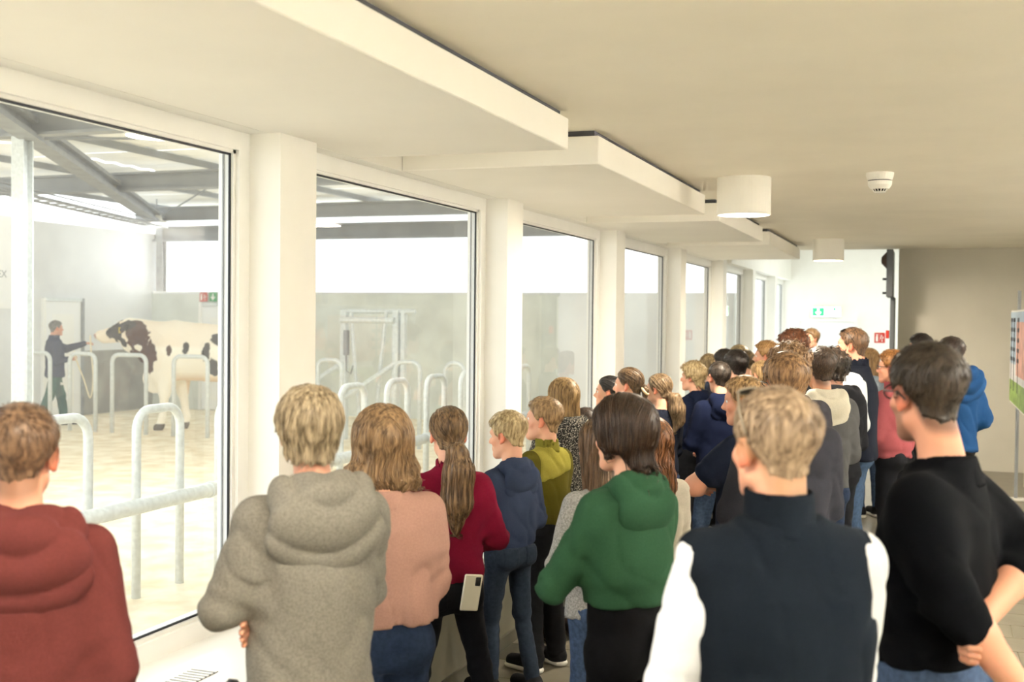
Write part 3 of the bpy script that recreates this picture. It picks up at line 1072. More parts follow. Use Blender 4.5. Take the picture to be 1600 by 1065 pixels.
def ear_fn(P):
    d = None
    for sg in (1, -1):
        R = roty(sg * 0.14) @ rotz(-sg * 0.42) @ rotx(-0.15)
        q = Ell((sg * 0.078, -0.006, -0.006), (0.009, 0.0205, 0.033), R=R)(P)
        q = smax(q, -Ell((sg * 0.089, -0.001, 0.000), (0.009, 0.0125, 0.021), R=R)(P), 0.004)
        q = smin(q, Ell((sg * 0.075, 0.003, -0.033), (0.007, 0.009, 0.010))(P), 0.006)
        d = q if d is None else np.minimum(d, q)
    return d


_HEAD = union(head_prims())


def head_fn(P):
    d = _HEAD(P)
    for sg in (1, -1):
        d = smax(d, -Ell((sg * 0.031, 0.098, 0.006), (0.017, 0.016, 0.011))(P), 0.012)
    return smin(d, ear_fn(P), 0.006)


_SK = union([Ell((0, -0.010, 0.035), (0.0745, 0.093, 0.082)), Ell((0, 0.025, -0.030), (0.060, 0.058, 0.08), 0.03), Cap((0, -0.02, -0.05), (0, -0.035, -0.13), 0.054, 0.056, 0.03)])

_HLY = np.array([-0.14, -0.085, -0.055, -0.028, -0.012, 0.016, 0.03, 0.05, 0.072, 0.09, 0.13])


def hairline(y, low=0.0):
    z = np.array([-0.075 - low, -0.068 - low, -0.052 - low * 0.7, -0.006, 0.024, 0.004, 0.012, 0.05, 0.072, 0.088, 0.095])
    return np.interp(y, _HLY, z)


def hair_cap(tt, ts, low=0.0, curl=0.0, freq=40.0, lump=0.004, front=0.0):
    def f(P):
        y, z = P[:, 1], P[:, 2]
        t = ts + (tt - ts) * sstep(-0.035, 0.075, z)
        d = _SK(P) - t
        if curl:
            d = d - curl * (vnoise(P * freq + 3.1) - 0.4)
        elif lump:
            d = d - lump * (vnoise(P * 55 + 9.7) - 0.5)
        hl = hairline(y - front * sstep(0.02, 0.06, y), low)
        m = (hl - z) * 0.75 + 0.012 * (vnoise(P * 80) - 0.5)
        return smax(d, m, 0.008)
    return f


class Hair:
    """style -> implicit function in head units, comb field, tail"""
    def __init__(s, style, length=0.2, vol=0.018, **k):
        s.style, s.len, s.tail = style, length, None
        s.lo, s.hi = V(-0.14, -0.17, -0.16), V(0.14, 0.15, 0.19)
        if style == 'short':
            s.f = hair_cap(k.get('top', 0.020), k.get('side', 0.006), k.get('low', 0.0), lump=k.get('lump', 0.003) * 0.5)
        elif style == 'bowl':
            s.f = hair_cap(k.get('top', 0.024), k.get('side', 0.021), k.get('low', 0.022), lump=0.006)
        elif style == 'curly':
            s.f = hair_cap(k.get('top', 0.034), k.get('side', 0.022), k.get('low', 0.0), curl=k.get('curl', 0.030), freq=k.get('freq', 38))
        elif style == 'pony':
            cap = hair_cap(0.011, 0.008, 0.005, lump=0.002)
            tie = np.array(k.get('tie', (0, -0.112, -0.01)), F32)
            L = length
            wv = k.get('wave', 0.0)
            pts = [tie, tie + V(0, -0.035, -0.02), tie + V(0.006, -0.05, -0.10), tie + V(wv, -0.046, -0.10 - (L - 0.1) * 0.5), tie + V(-wv * 0.3, -0.035, -L)]
            rr = k.get('rr', (0.015, 0.028, 0.036, 0.034, 0.010))
            pr = [Cap(pts[i], pts[i + 1], rr[i], rr[i + 1], 0.02) for i in range(4)]
            s.tie, s.pr = tie, pr
            tail = union(pr)
            rs = Ell(tie + V(0, 0.02, 0), (0.03, 0.03, 0.03), 0.03)
            def f(P):
                d = smin(cap(P), rs(P), 0.02)
                tl = tail(P) - 0.004 * np.sin(P[:, 0] * 260 + 3 * np.sin(P[:, 2] * 22)) * 0.7 - 0.012 * wv * 10 * (vnoise(P * V(20, 20, 14)) - 0.5)
                return smin(d, tl, 0.004)
            s.f = f
            s.lo[2] = tie[2] - L - 0.04
            s.lo[1] = -0.25
        elif style == 'bun':
            cap = hair_cap(0.012, 0.009, 0.005, lump=0.002)
            tie = np.array(k.get('tie', (0, -0.118, -0.02)), F32)
            s.tie = tie
            b_ = union([Ell(tie, (0.03, 0.026, 0.03)), Cap(tie + V(0, -0.01, -0.02), tie + V(0, 0.0, -0.075), 0.022, 0.012, 0.02)])
            s.f = lambda P: smin(cap(P), b_(P) - 0.004 * (vnoise(P * 60) - 0.5), 0.008)
            s.lo[1] = -0.2
        else:                                  # 'bob', 'long', 'wavy'
            cap = hair_cap(vol + 0.004, vol, 0.03, lump=0.003)
            L = length
            ww, wd = k.get('ww', 0.012), k.get('wd', 0.0)
            tip = k.get('tip', 0.75)
            zz = [-L, -L + 0.03, -L * 0.72, -L * 0.45, -0.04, 0.02, 0.07, 0.10]
            w = [(0.082 + ww) * tip, (0.085 + ww) * (tip + 0.14), 0.087 + ww, 0.087 + ww * 0.9, 0.083 + vol * 0.7, 0.078 + vol, 0.066 + vol, 0.04]
            d = [0.055 * tip, 0.07 * (tip + 0.1), 0.078, 0.084, 0.092, 0.092 + vol, 0.08 + vol, 0.05]
            yb = k.get('back', 0.0)
            y = [-0.035 - yb, -0.035 - yb, -0.03 - yb * 0.8, -0.025 - yb * 0.5, -0.016, -0.010, -0.010, -0.01]
            lf = Loft(zz, w, d, y, p=2.1)
            wav = k.get('wavy', 0.0)
            yf = k.get('yf', 0.042)
            def f(P):
                c = lf(P)
                z = P[:, 2]
                if wav:
                    c = c - wav * (vnoise(P * V(26, 26, 16) + 1.3) - 0.5) - wav * 0.6 * (vnoise(P * V(52, 52, 26)) - 0.5)
                else:
                    c = c - 0.004 * (vnoise(P * V(70, 70, 6)) - 0.5)
                lim = yf + 0.02 * sstep(-0.02, 0.06, z) + 0.01 * np.sin(z * 30)
                c = smax(c, P[:, 1] - lim, 0.012)
                if k.get('hollow', True):
                    pass
                return smin(cap(P), c, 0.012)
            s.f = f
            s.lo[2] = -L - 0.04
            s.lo -= V(0.03, 0.05 + yb, 0)
            s.hi += V(0.03, 0, 0)
        s.wavy = k.get('wavy', k.get('wave', 0.0) * 0.5)

    def comb(s, P):
        """direction the hair lies in at P"""
        if s.style in ('short', 'bowl', 'curly'):
            d = P - V(0.012, -0.055, 0.125)
            d[:, 2] -= 0.02
            if s.style == 'short':
                d[:, 1] += 0.06 * sstep(0.05, 0.1, P[:, 2])
            if s.style == 'curly':
                d = d + (np.stack([vnoise(P * 45), vnoise(P * 45 + 7), vnoise(P * 45 + 15)], 1) - 0.5) * 0.5
            return d
        if s.style in ('pony', 'bun'):
            d = s.tie - P
            t = P[:, 2] < s.tie[2] - 0.005
            back = P[:, 1] < s.tie[1] - 0.012
            m = (t & (P[:, 1] < -0.1)) | back
            d[m] = V(0, 0, -0.2)
            return d
        d = np.zeros_like(P)
        d[:, 2] = -0.1
        top = sstep(0.03, 0.11, P[:, 2])
        d[:, 0] = np.sign(P[:, 0] - 0.012) * 0.16 * top + 0.25 * P[:, 0] * (1 - top) * 0.3
        d[:, 1] = -0.07 * top
        if s.wavy:
            d[:, :2] += (np.stack([vnoise(P * V(30, 30, 22)), vnoise(P * V(30, 30, 22) + 9)], 1) - 0.5) * 0.16
        return d


def locks(hf, hair, Vt, n, L, r, rs, seg=7, lift=0.003):
    """tapered strand tubes that follow the hair surface; head units"""
    if n <= 0 or len(Vt) < 10:
        return np.zeros((0, 3)), np.zeros((0, 4), int)
    P = Vt[rs.randint(0, len(Vt), n)].astype(F32)
    e = 0.003
    st = (L * rs.uniform(0.6, 1.25, n) / (seg - 1)).astype(F32)
    offs = rs.uniform(-0.0015, lift, n).astype(F32)
    if hair.style == 'short':
        kz = np.maximum(sstep(-0.03, 0.08, P[:, 2]) ** 1.5, 0.08)
        offs, st = offs * kz, st * (0.35 + 0.65 * kz)
    path, nor = [], []
    for k in range(seg):
        g = np.stack([hf(P + V(e, 0, 0)) - hf(P - V(e, 0, 0)), hf(P + V(0, e, 0)) - hf(P - V(0, e, 0)), hf(P + V(0, 0, e)) - hf(P - V(0, 0, e))], 1)
        g /= np.linalg.norm(g, axis=1, keepdims=True) + 1e-6
        d0 = hf(P)
        P = P - g * np.clip(d0 - offs * (1 + 0.6 * k / seg), -0.01, 0.01)[:, None]
        path.append(P.copy())
        nor.append(g)
        c = hair.comb(P)
        c = c - g * (c * g).sum(1, keepdims=True)
        c /= np.linalg.norm(c, axis=1, keepdims=True) + 1e-6
        P = (P + c * st[:, None]).astype(F32)
    path = np.stack(path, 1)
    nor = np.stack(nor, 1)
    tg = np.gradient(path, axis=1)
    tg /= np.linalg.norm(tg, axis=2, keepdims=True) + 1e-6
    sd = np.cross(tg, nor)
    tt = np.linspace(0, 1, seg)
    rad = r * rs.uniform(0.6, 1.3, n)[:, None] * (np.minimum(1, 0.45 + tt * 3) * np.sqrt(np.clip(1.02 - tt, 0, 1)))[None]
    rings = [path + (nor * math.cos(a) * 0.7 + sd * math.sin(a) * 1.35) * rad[..., None] for a in (0, 2.1, 4.2)]
    VV = np.stack(rings, 2).reshape(-1, 3)
    base = (np.arange(n) * seg * 3)[:, None, None]
    kk = (np.arange(seg - 1) * 3)[None, :, None]
    j = np.array([[0, 1, 4, 3], [1, 2, 5, 4], [2, 0, 3, 5]])
    Q = (base[..., None] + kk[..., None] + j[None, None]).reshape(-1, 4)
    return VV, Q


def hand_prims(W, fwd, nrm, side, s=1.0, curl=0.5, spread=0.10, k=0.008):
    """wrist point, finger direction, palm normal, side +1 right / -1 left; returns capsules"""
    f = np.array(fwd, float) / np.linalg.norm(fwd)
    n = np.array(nrm, float)
    n = n - f * np.dot(n, f)
    n /= np.linalg.norm(n)
    t = np.cross(f, n) * side                       # towards the thumb
    W = np.array(W, float)
    L = [Cap(W, W + f * 0.03 * s, 0.026 * s, 0.026 * s, 0.02, n, 0.75)]
    for a in (-0.024, -0.008, 0.008, 0.024):
        L.append(Cap(W + f * 0.02 * s + t * a * s * 0.7, W + f * 0.085 * s + t * a * s, 0.0155 * s, 0.0125 * s, 0.012, None))
    for a, ln in ((-0.030, 0.058), (-0.010, 0.072), (0.010, 0.078), (0.030, 0.070)):
        p = W + f * 0.083 * s + t * a * s * 0.9
        d = f + t * a * spread * 6
        d /= np.linalg.norm(d)
        ang = 0.25 * curl
        for j, (fr, r0, r1) in enumerate(((0.45, 0.0096, 0.0088), (0.31, 0.0088, 0.008), (0.24, 0.008, 0.0068))):
            q = p + (d * math.cos(ang) + n * math.sin(ang)) * ln * fr * s
            L.append(Cap(p, q, r0 * s, r1 * s, 0.003))
            p = q
            ang += curl * (0.95 if j == 0 else 0.7)
    p = W + f * 0.022 * s + t * 0.024 * s
    d = f * 0.62 + t * 0.72 + n * 0.3 * curl
    d /= np.linalg.norm(d)
    q = p + d * 0.042 * s
    L.append(Cap(p, q, 0.0125 * s, 0.0105 * s, 0.008))
    d2 = f * 0.85 + t * 0.35 + n * 0.5 * curl
    d2 /= np.linalg.norm(d2)
    L.append(Cap(q, q + d2 * 0.032 * s, 0.0102 * s, 0.0078 * s, 0.004))
    return L


def folds(arm=None, amp=0.010, seed=0.0, hem=None, diag=1.0):
    """cloth relief: long drapes, diagonal pulls and short creases at the elbows"""
    segs = arm or []
    def f(P):
        s = seed * 3.7
        Q = P @ rotx(0.5 * diag).T @ roty(0.6 * diag).T
        n1 = vnoise(Q * V(7, 7, 2.6) + s)
        n2 = vnoise(Q * V(15, 15, 6) + s + 11)
        r = 1 - np.abs(2 * n1 - 1)
        r2 = 1 - np.abs(2 * vnoise(Q * V(13, 13, 3.6) + s + 5) - 1)
        d = amp * (0.8 * (0.3 - r ** 6) + 0.6 * (0.25 - r2 ** 6) + 0.6 * (n1 - 0.5) + 0.4 * (n2 - 0.5))
        for (a, b, w) in segs:
            ba = b - a
            Ln = np.linalg.norm(ba)
            h = ((P - a) @ ba) / (Ln * Ln)
            dist = np.linalg.norm(P - a - np.clip(h, 0, 1)[:, None] * ba, axis=1)
            near = np.exp(-(dist / 0.09) ** 2) * np.exp(-((h - w) / 0.33) ** 2)
            ph = h * Ln * 105 + 3.2 * vnoise(P * 11 + s)
            d = d + amp * 0.26 * near * np.sin(ph)
        return d
    return f


PEOPLE = []


def person(label, u, v, d, face=0.0, head=None, hh=0.215, hair=('short', {}), hcol=(120, 90, 60), top=None, legs=None, arms=('down', 'down'), build=1.0,
           pitch=0.0, tilt=0.0, skin='fair', shoe=(30, 30, 32), sole=None, glasses=None, fine=None, stance=(0.0, 0.0), extra=None, hip=1.0, lean=0.0, world=None, gap=1.0, seed=None, ground=0.0):
    P0 = at_d(u, v, d) if world is None else np.array(world)
    H = float(P0[2]) - ground
    near = fine or (0 if d < 3.4 else 1 if d < 6.8 else 2 if d < 11 else 3)
    VB, VG, VH = (0.0065, 0.008, 0.011, 0.015)[near], (0.0085, 0.011, 0.015, 0.02)[near], (0.0055, 0.0075, 0.010, 0.014)[near]
    view = math.atan2(P0[1], P0[0])
    head = face if head is None else head
    body_rz = view + math.radians(face) - math.pi / 2
    root = empty('person', (float(P0[0]), float(P0[1]), ground), body_rz, label=label, category='person', group='people watching through the windows')
    sd = len(PEOPLE) + 1.0 if seed is None else seed
    rs = np.random.RandomState(int(sd) + 11)
    PEOPLE.append(root)
    style, hk = hair
    HR = Hair(style, **hk)
    thair = {'short': hk.get('top', 0.02), 'bowl': 0.024, 'curly': 0.045, 'pony': 0.011, 'bun': 0.012}.get(style, hk.get('vol', 0.018) + 0.004)
    s = hh / 0.235
    zc = H - (0.117 + thair) * s * math.cos(pitch)
    Rh = rotz(math.radians(head - face)) @ rotx(pitch) @ roty(tilt)
    hc = V(0, 0.02 * s + lean, zc)
    toH = lambda P: ((P - hc) @ Rh) / s
    zn = H - thair * s - hh - 0.02 * H                  # neck base
    zh = 0.485 * H                                       # crotch/hip line
    A = H * build * (0.93 if H < 1.62 else 0.965)
    sx = 0.104 * A
    zs = zn - 0.052 * H
    # ---------------- arms
    JA = []
    UA, FA = 0.165 * H, 0.145 * H
    for i, sg in ((0, -1), (1, 1)):                     # left, right
        a = arms[i] if isinstance(arms, (tuple, list)) else arms
        S = V(sg * sx, -0.008 * H + lean * 0.8, zs)
        hd = None
        if isinstance(a, dict):
            E, W = S + np.array(a['E'], F32) * V(sg, 1, 1), np.array(a['W'], F32) * V(sg, 1, 1) + (S if a.get('rel', True) else 0)
            hd = (a.get('dir'), a.get('nrm'), a.get('curl', 0.5))
        elif a == 'down':
            E = S + V(sg * 0.035, -0.012, -0.98 * UA / H * H)
            W = E + V(sg * 0.0, 0.055, -0.97 * FA)
        elif a == 'folded':
            E = S + V(sg * 0.035, 0.065, -0.92 * UA)
            W = V(sg * 0.035, 0.185 + 0.015 * sg + lean, E[2] + 0.05 + 0.025 * sg)
        elif a == 'front':                                # hands together in front / on the ledge
            E = S + V(sg * 0.04, 0.05, -0.93 * UA)
            W = V(sg * 0.05, 0.235 + lean, E[2] - 0.06)
        elif a == 'pocket':
            E = S + V(sg * 0.075, -0.055, -0.93 * UA)
            W = V(sg * 0.135 * build, 0.085 + lean, zh + 0.11)
        elif a == 'back':
            E = S + V(sg * 0.06, -0.10, -0.9 * UA)
            W = V(sg * 0.01, -0.165 + lean, zh + 0.10)
        if hd is None or hd[0] is None:
            dv = W - E
            hd = (dv / np.linalg.norm(dv) + V(0, 0, -0.15), V(-sg, 0.3, 0) if a in ('down', 'pocket') else V(0, -1, -0.3), 0.55)
        JA.append((S, E, W, hd, sg))
    # ---------------- legs
    JL = []
    for i, sg in ((0, -1), (1, 1)):
        dx, dy = stance[i] if isinstance(stance[i], (tuple, list)) else (0.0, stance[i])
        Hj = V(sg * 0.048 * A * hip, lean * 0.2, zh + 0.03)
        Ft = V(sg * (0.055 * A) * gap + dx, dy - 0.01, 0.045 * H)
        Kn = (Hj + Ft) * 0.5 + V(0, 0.022 + 0.03 * abs(dy), 0.02)
        JL.append((Hj, Kn, Ft, sg))
    top = dict(top)
    legs = dict(legs)
    kind = top['kind']
    # ---------------- body (one figure: head and neck, torso core, limbs, hands)
    ch = near
    sc = lin(SKINS[skin])
    sc = np.array(sc)
    parts = []
    nb = V(0, -0.012 * H + lean * 0.8, zn - 0.01)
    neck = Cap(hc + Rh @ V(0, -0.028, -0.055) * s, nb, 0.050 * s * (1.0 if build < 1.08 else 1.1), 0.056 * s * (1.0 if build < 1.08 else 1.1), 0.02)
    trap = Cap(nb + V(-0.05 * A, 0, -0.035 * H), nb + V(0.05 * A, 0, -0.035 * H), 0.03 * A, 0.03 * A, 0.05)
    fh = Fn(lambda P: head_fn(toH(P)) * s, hc - 0.16 * s, hc + 0.16 * s)
    fb = lambda P: smin(smin(fh(P), neck(P), 0.02 * s), trap(P), 0.05)
    lo, hi = hc - V(0.12, 0.14, 0.15) * s, hc + V(0.12, 0.14, 0.14) * s
    lo[2] = zn - 0.06 * H
    parts.append(polygonise(fb, np.minimum(lo, [-0.1 * A, -0.12, 1e3]), np.maximum(hi, [0.1 * A, 0.1, 0]), VB))
    core = [Loft([zh, zh + 0.1 * H, zn - 0.12 * H, zn - 0.03 * H], np.array([0.088, 0.075, 0.088, 0.05]) * A, np.array([0.052, 0.045, 0.05, 0.03]) * A, [lean * 0.2, lean * 0.4, lean * 0.7, lean * 0.8])]
    for (S, E, W, hd, sg) in JA:
        core += [Cap(S, E, 0.023 * A, 0.018 * A, 0.03)]
        if not top.get('short_sleeve') and not top.get('pushed'):
            core += [Cap(E, W, 0.018 * A, 0.0145 * A, 0.02)]
    for (Hj, Kn, Ft, sg) in JL:
        core += [Cap(Hj, Kn, 0.044 * A, 0.027 * A, 0.03), Cap(Kn, Ft, 0.027 * A, 0.018 * A, 0.02), Cap(Ft, Ft + V(sg * 0.01, 0.1 * H / 1.7, -0.03), 0.03, 0.022, 0.02)]
    parts.append(polygonise(union(core), *bounds_of(core), 0.021 if near < 2 else 0.026))
    hs = H / 1.76 * (1.02 if H > 1.6 else 1.0)
    for (S, E, W, hd, sg) in JA:
        hp = hand_prims(W, hd[0], hd[1], sg, hs, hd[2])
        if top.get('short_sleeve') or top.get('pushed'):
            mid = E + (W - E) * 0.35
            fat = top.get('armfat', 1.0)
            hp = [Cap(S + (E - S) * 0.4, E, 0.026 * A * fat, 0.023 * A * fat, 0.02), Cap(E, mid, 0.0245 * A * fat, 0.024 * A * fat, 0.02), Cap(mid, W, 0.024 * A * fat, 0.0155 * A * fat, 0.02)] + hp
        parts.append(polygonise(union(hp), *bounds_of(hp), (0.0048, 0.0062, 0.0085, 0.012)[near] if not top.get('short_sleeve') else 0.0058))
    off, VV, QQ = 0, [], []
    for (a, b) in parts:
        VV.append(a)
        QQ.append(b + off)
        off += len(a)
    VV, QQ = np.concatenate(VV), np.concatenate(QQ)
    q = toH(VV.astype(F32))
    ear = np.exp(-np.maximum(ear_fn(q), 0) / 0.006) * (np.abs(q[:, 0]) > 0.066)  # ear redness in the tint: own blush plus painted backlight glow
    lip = np.exp(-((q[:, 0] / 0.022) ** 2 + ((q[:, 1] - 0.092) / 0.014) ** 2 + ((q[:, 2] + 0.063) / 0.009) ** 2))
    chk = 0.5 * np.exp(-(((np.abs(q[:, 0]) - 0.045) / 0.02) ** 2 + ((q[:, 1] - 0.07) / 0.03) ** 2 + ((q[:, 2] + 0.03) / 0.02) ** 2))
    m = np.clip(0.75 * ear + lip + chk, 0, 1)[:, None]
    tint = sc * (1 - m) + sc * np.array([1.0, 0.55, 0.48]) * m
    nse = (vnoise(VV.astype(F32) * 22) - 0.5)[:, None] * 0.10
    tint = np.clip(tint * (1 + nse * np.array([0.6, 1, 1])), 0, 1)
    stub = hk.get('fade', 0)
    if stub:                                             # clipped hair shadow at the nape and temples, beard stubble
        hcv = np.array(lin(hcol))
        w = sstep(-0.035, 0.0, q[:, 2] - hairline(q[:, 1]) + 0.012) * (q[:, 1] < 0.05) * (np.linalg.norm(q, axis=1) < 0.2) * 0.75
        if stub > 1:
            w = np.maximum(w, 0.5 * sstep(-0.02, -0.04, q[:, 2]) * sstep(0.0, 0.02, q[:, 1]) * (np.linalg.norm(q, axis=1) < 0.16))
        tint = tint * (1 - w[:, None]) + hcv * w[:, None]
    mesh_np('body', VV, QQ, m_skin, root, tint=tint)
    # eyes and brows
    if hk.get('eyes', True) and near < 4:
        for sg in (-1, 1):
            c = hc + Rh @ V(sg * 0.031, 0.074, 0.006) * s
            e = obj('eye', MB().lathe([(0.0, -0.0115 * s), (0.006 * s, -0.0098 * s), (0.0105 * s, -0.005 * s), (0.0115 * s, 0), (0.0105 * s, 0.005 * s), (0.006 * s, 0.0098 * s), (0.0, 0.0115 * s)], 12), m_eye, parent=root, smooth=True)
            mw = Matrix([[*(float(x) for x in r), float(cc)] for r, cc in zip(Rh, c)] + [[0, 0, 0, 1]])
            e.matrix_local = mw
            if near < 3:
                i = obj('iris', MB().lathe([(0.0, 0.0125 * s), (0.003 * s, 0.0122 * s), (0.0055 * s, 0.0104 * s), (0.005 * s, 0.009 * s)], 10), m_iris, parent=e)
                i.rotation_euler = (-math.pi / 2, 0, 0)
        if near < 3:
            br = MB()
            for sg in (-1, 1):
                br.tube([hc + Rh @ V(sg * x, y, z) * s for (x, y, z) in ((0.014, 0.090, 0.024), (0.03, 0.087, 0.029), (0.046, 0.074, 0.024))], [0.003 * s, 0.0038 * s, 0.002 * s], 6)
            obj('eyebrows', br, m_hair(tuple(int(c * 0.8) for c in hcol)), parent=root, smooth=True, kind='stuff')
    # ---------------- hair
    hf = HR.f
    Vt, Q = polygonise(hf, HR.lo, HR.hi, VH / s)
    nl = {'short': 900, 'bowl': 1000, 'curly': 520, 'pony': 1000, 'bun': 700}.get(style, 1200)
    nl = int(nl * (1.7, 1.1, 0.55, 0.2)[near])
    Lk = {'short': 0.022, 'bowl': 0.075, 'curly': 0.035, 'pony': 0.12, 'bun': 0.09}.get(style, 0.13)
    rk = {'short': 0.0017, 'bowl': 0.0024, 'curly': 0.0036, 'pony': 0.0022, 'bun': 0.0021}.get(style, 0.0026) * (0.8, 1, 1.35, 1.8)[near]
    LV, LQ = locks(hf, HR, Vt, nl, Lk * hk.get('lk', 1.0), rk, rs, lift=hk.get('lift', {'short': 0.004, 'curly': 0.010, 'bowl': 0.003}.get(style, 0.0025)))
    HV = np.concatenate([Vt, LV])
    HQ = np.concatenate([Q, LQ + len(Vt)])
    HV = (HV * s) @ Rh.T + hc
    mesh_np('hair', HV, HQ, m_hair(hcol, hk.get('hi')), root)
    if style in ('pony', 'bun'):
        c = HR.tie
        ring = [c + V(0.019 * math.cos(t), -0.012, 0.019 * math.sin(t)) for t in np.linspace(0, 2 * math.pi, 15)] if style == 'pony' else [c + V(0.032 * math.cos(t), -0.004 + 0.02 * math.sin(t), 0.024 * math.sin(t) - 0.012) for t in np.linspace(0, 2 * math.pi, 15)]
        obj('hair_tie', MB().tube([hc + Rh @ p * s for p in ring], (0.006 if style == 'pony' else 0.009) * s, 8, cap=False), M('hair_tie_%d' % len(PEOPLE), hk.get('tiecol', (30, 28, 30)), 0.8), parent=root, smooth=True)
    # ---------------- trousers and shoes
    wl_, base = legs.get('wide', 1.0), m_cloth(legs['col'], var=legs.get('var', 0.1), vscale=legs.get('vscale', 30), bump=0.35, tag='_l')
    ztop = zh + min(0.14, max(0.075, top.get('hem', 0.0) + 0.035)) * H if top.get('hem', 0) >= 0.04 else zh + min(0.075, top.get('hem', 0.0) + 0.035) * H
    pp = [Loft([zh - 0.035 * H, zh - 0.01 * H, zh + 0.03 * H, zh + 0.15 * H], np.array([0.076, 0.094, 0.098, 0.084]) * A * hip, np.array([0.052, 0.066, 0.068, 0.056]) * A * hip, [lean * 0.1, lean * 0.2 - 0.004, lean * 0.3 - 0.006, lean * 0.4], k=0.02)]
    for sg in (-1, 1):
        pp.append(Ell((sg * 0.045 * A * hip, -0.038 * A + lean * 0.2, zh + 0.012 * H), (0.048 * A * hip, 0.04 * A, 0.05 * H), 0.03))
    for (Hj, Kn, Ft, sg) in JL:
        an = Ft + V(0, -0.005, legs.get('crop', 0.0) + 0.012)
        pp += [Cap(Hj, Kn, 0.050 * A * wl_ * hip, 0.0345 * A * wl_, 0.025), Cap(Kn, an, 0.0345 * A * wl_, (0.026 if wl_ < 1.15 else 0.031) * A * wl_, 0.02)]
    lsegs = [(Kn + (Hj - Kn) * 0.35, an_, 0.3) for (Hj, Kn, an_, sg) in JL] + [(Kn, Ft, 0.95) for (Hj, Kn, Ft, sg) in JL]
    zfl = 0.028 * H + legs.get('crop', 0.0)
    tr_ = sdf_obj('trousers', pp, (0.0095, 0.0115, 0.016, 0.022)[near], base, root, disp=folds(lsegs, 0.009 if near < 3 else 0.004, sd + 5), cut=lambda P: np.maximum(zfl - P[:, 2], P[:, 2] - ztop))
    if legs.get('pocket'):
        tf0, fo0 = union(pp), folds(lsegs, 0.009, sd + 5)
        for sg in (-1, 1):
            xc = sg * 0.050 * A * hip
            def pk(P, xc=xc):
                return np.maximum(np.maximum(np.abs(P[:, 0] - xc) - 0.036, P[:, 1] + 0.02), np.maximum(P[:, 2] - (zh + 0.055), (zh - 0.035 + 0.35 * np.abs(P[:, 0] - xc)) - P[:, 2]))
            sdf_obj('back_pocket', pp, 0.008, base, root, disp=lambda P: fo0(P) + 0.0035, f=lambda P: np.maximum(tf0(P), pk(P)), b=(V(xc - 0.06, -0.16, zh - 0.06), V(xc + 0.06, 0.0, zh + 0.08)))
    ms, mo = m_cloth(shoe, bump=0.2, tag='_s'), M('sole_%d' % (sole or (232, 230, 224))[0], sole or (232, 230, 224), 0.6)
    fl = 0.150 * H * 0.97
    for (Hj, Kn, Ft, sg) in JL:
        c = V(Ft[0] + sg * 0.004, Ft[1], 0)
        r = 0.027 * H
        up = [Cap(c + V(0, -0.02, r * 0.75 + 0.02), c + V(sg * 0.012, fl - 0.075, r * 0.62 + 0.012), r * 1.05, r * 0.92, 0.02), Cap(c + V(0, -0.008, 0.03), c + V(0, -0.005, 0.052 * H), r, r * 0.92, 0.03)]
        so = [Cap(c + V(0, -0.025, 0.014), c + V(sg * 0.012, fl - 0.072, 0.014), r * 1.12, r * 1.06, 0.0, (0, 0, 1), 0.5)]
        sv = (0.008, 0.009, 0.013, 0.018)[near]
        sh = sdf_obj('shoe', up, sv, ms, root, cut=lambda P: 0.018 - P[:, 2])
        sdf_obj('sole', so, sv, mo, sh, cut=lambda P: np.maximum(-P[:, 2], P[:, 2] - 0.03))
    # ---------------- top
    mt = top.get('mat') or m_cloth(top['col'], var=top.get('var', 0.05), bump=top.get('bump', 0.45))
    hemz = zh + top.get('hem', 0.0) * H
    ful = top.get('full', 1.0)
    T = np.array([-0.2, 0.0, 0.22, 0.42, 0.62, 0.78, 0.885, 0.955, 1.02])
    zz = zh + T * (zn - zh)
    tw = np.array([0.106, 0.107, 0.101, 0.101, 0.107, 0.109, 0.090, 0.061, 0.043]) * A
    td = np.array([0.074, 0.076, 0.071, 0.071, 0.073, 0.067, 0.055, 0.046, 0.041]) * A
    tw[:5] *= ful * (hip ** 0.7)
    td[:6] *= ful
    ty = np.array([-0.002, -0.002, 0.0, 0.0, -0.003, -0.007, -0.011, -0.013, -0.013]) * H + lean * np.clip(T, 0, 1) * 0.8
    if top.get('blouse'):                                # hem band pulls the cloth in, fabric bags over it
        z2 = np.array([hemz, hemz + 0.028 * H, hemz + 0.05 * H, hemz + 0.085 * H])
        g = np.array([0.93, 0.93, 1.05, 1.07])
        keep = zz > hemz + 0.11 * H
        tw = np.concatenate([np.interp(z2, zz, tw) * g, tw[keep]])
        td = np.concatenate([np.interp(z2, zz, td) * g, td[keep]])
        ty = np.concatenate([np.interp(z2, zz, ty), ty[keep]])
        zz = np.concatenate([z2, zz[keep]])
    keep = zz >= hemz - 1e-6
    if zz[keep][0] > hemz + 0.002:
        zz2 = np.concatenate([[hemz], zz[keep]])
        tw, td, ty = np.interp(zz2, zz, tw), np.interp(zz2, zz, td), np.interp(zz2, zz, ty)
        zz = zz2
    else:
        zz, tw, td, ty = zz[keep], tw[keep], td[keep], ty[keep]
    gr = top.get('thick', 1.0)
    torso = Loft(zz, tw, td, ty, p=2.25, k=0.03)
    sl, segs = [], []
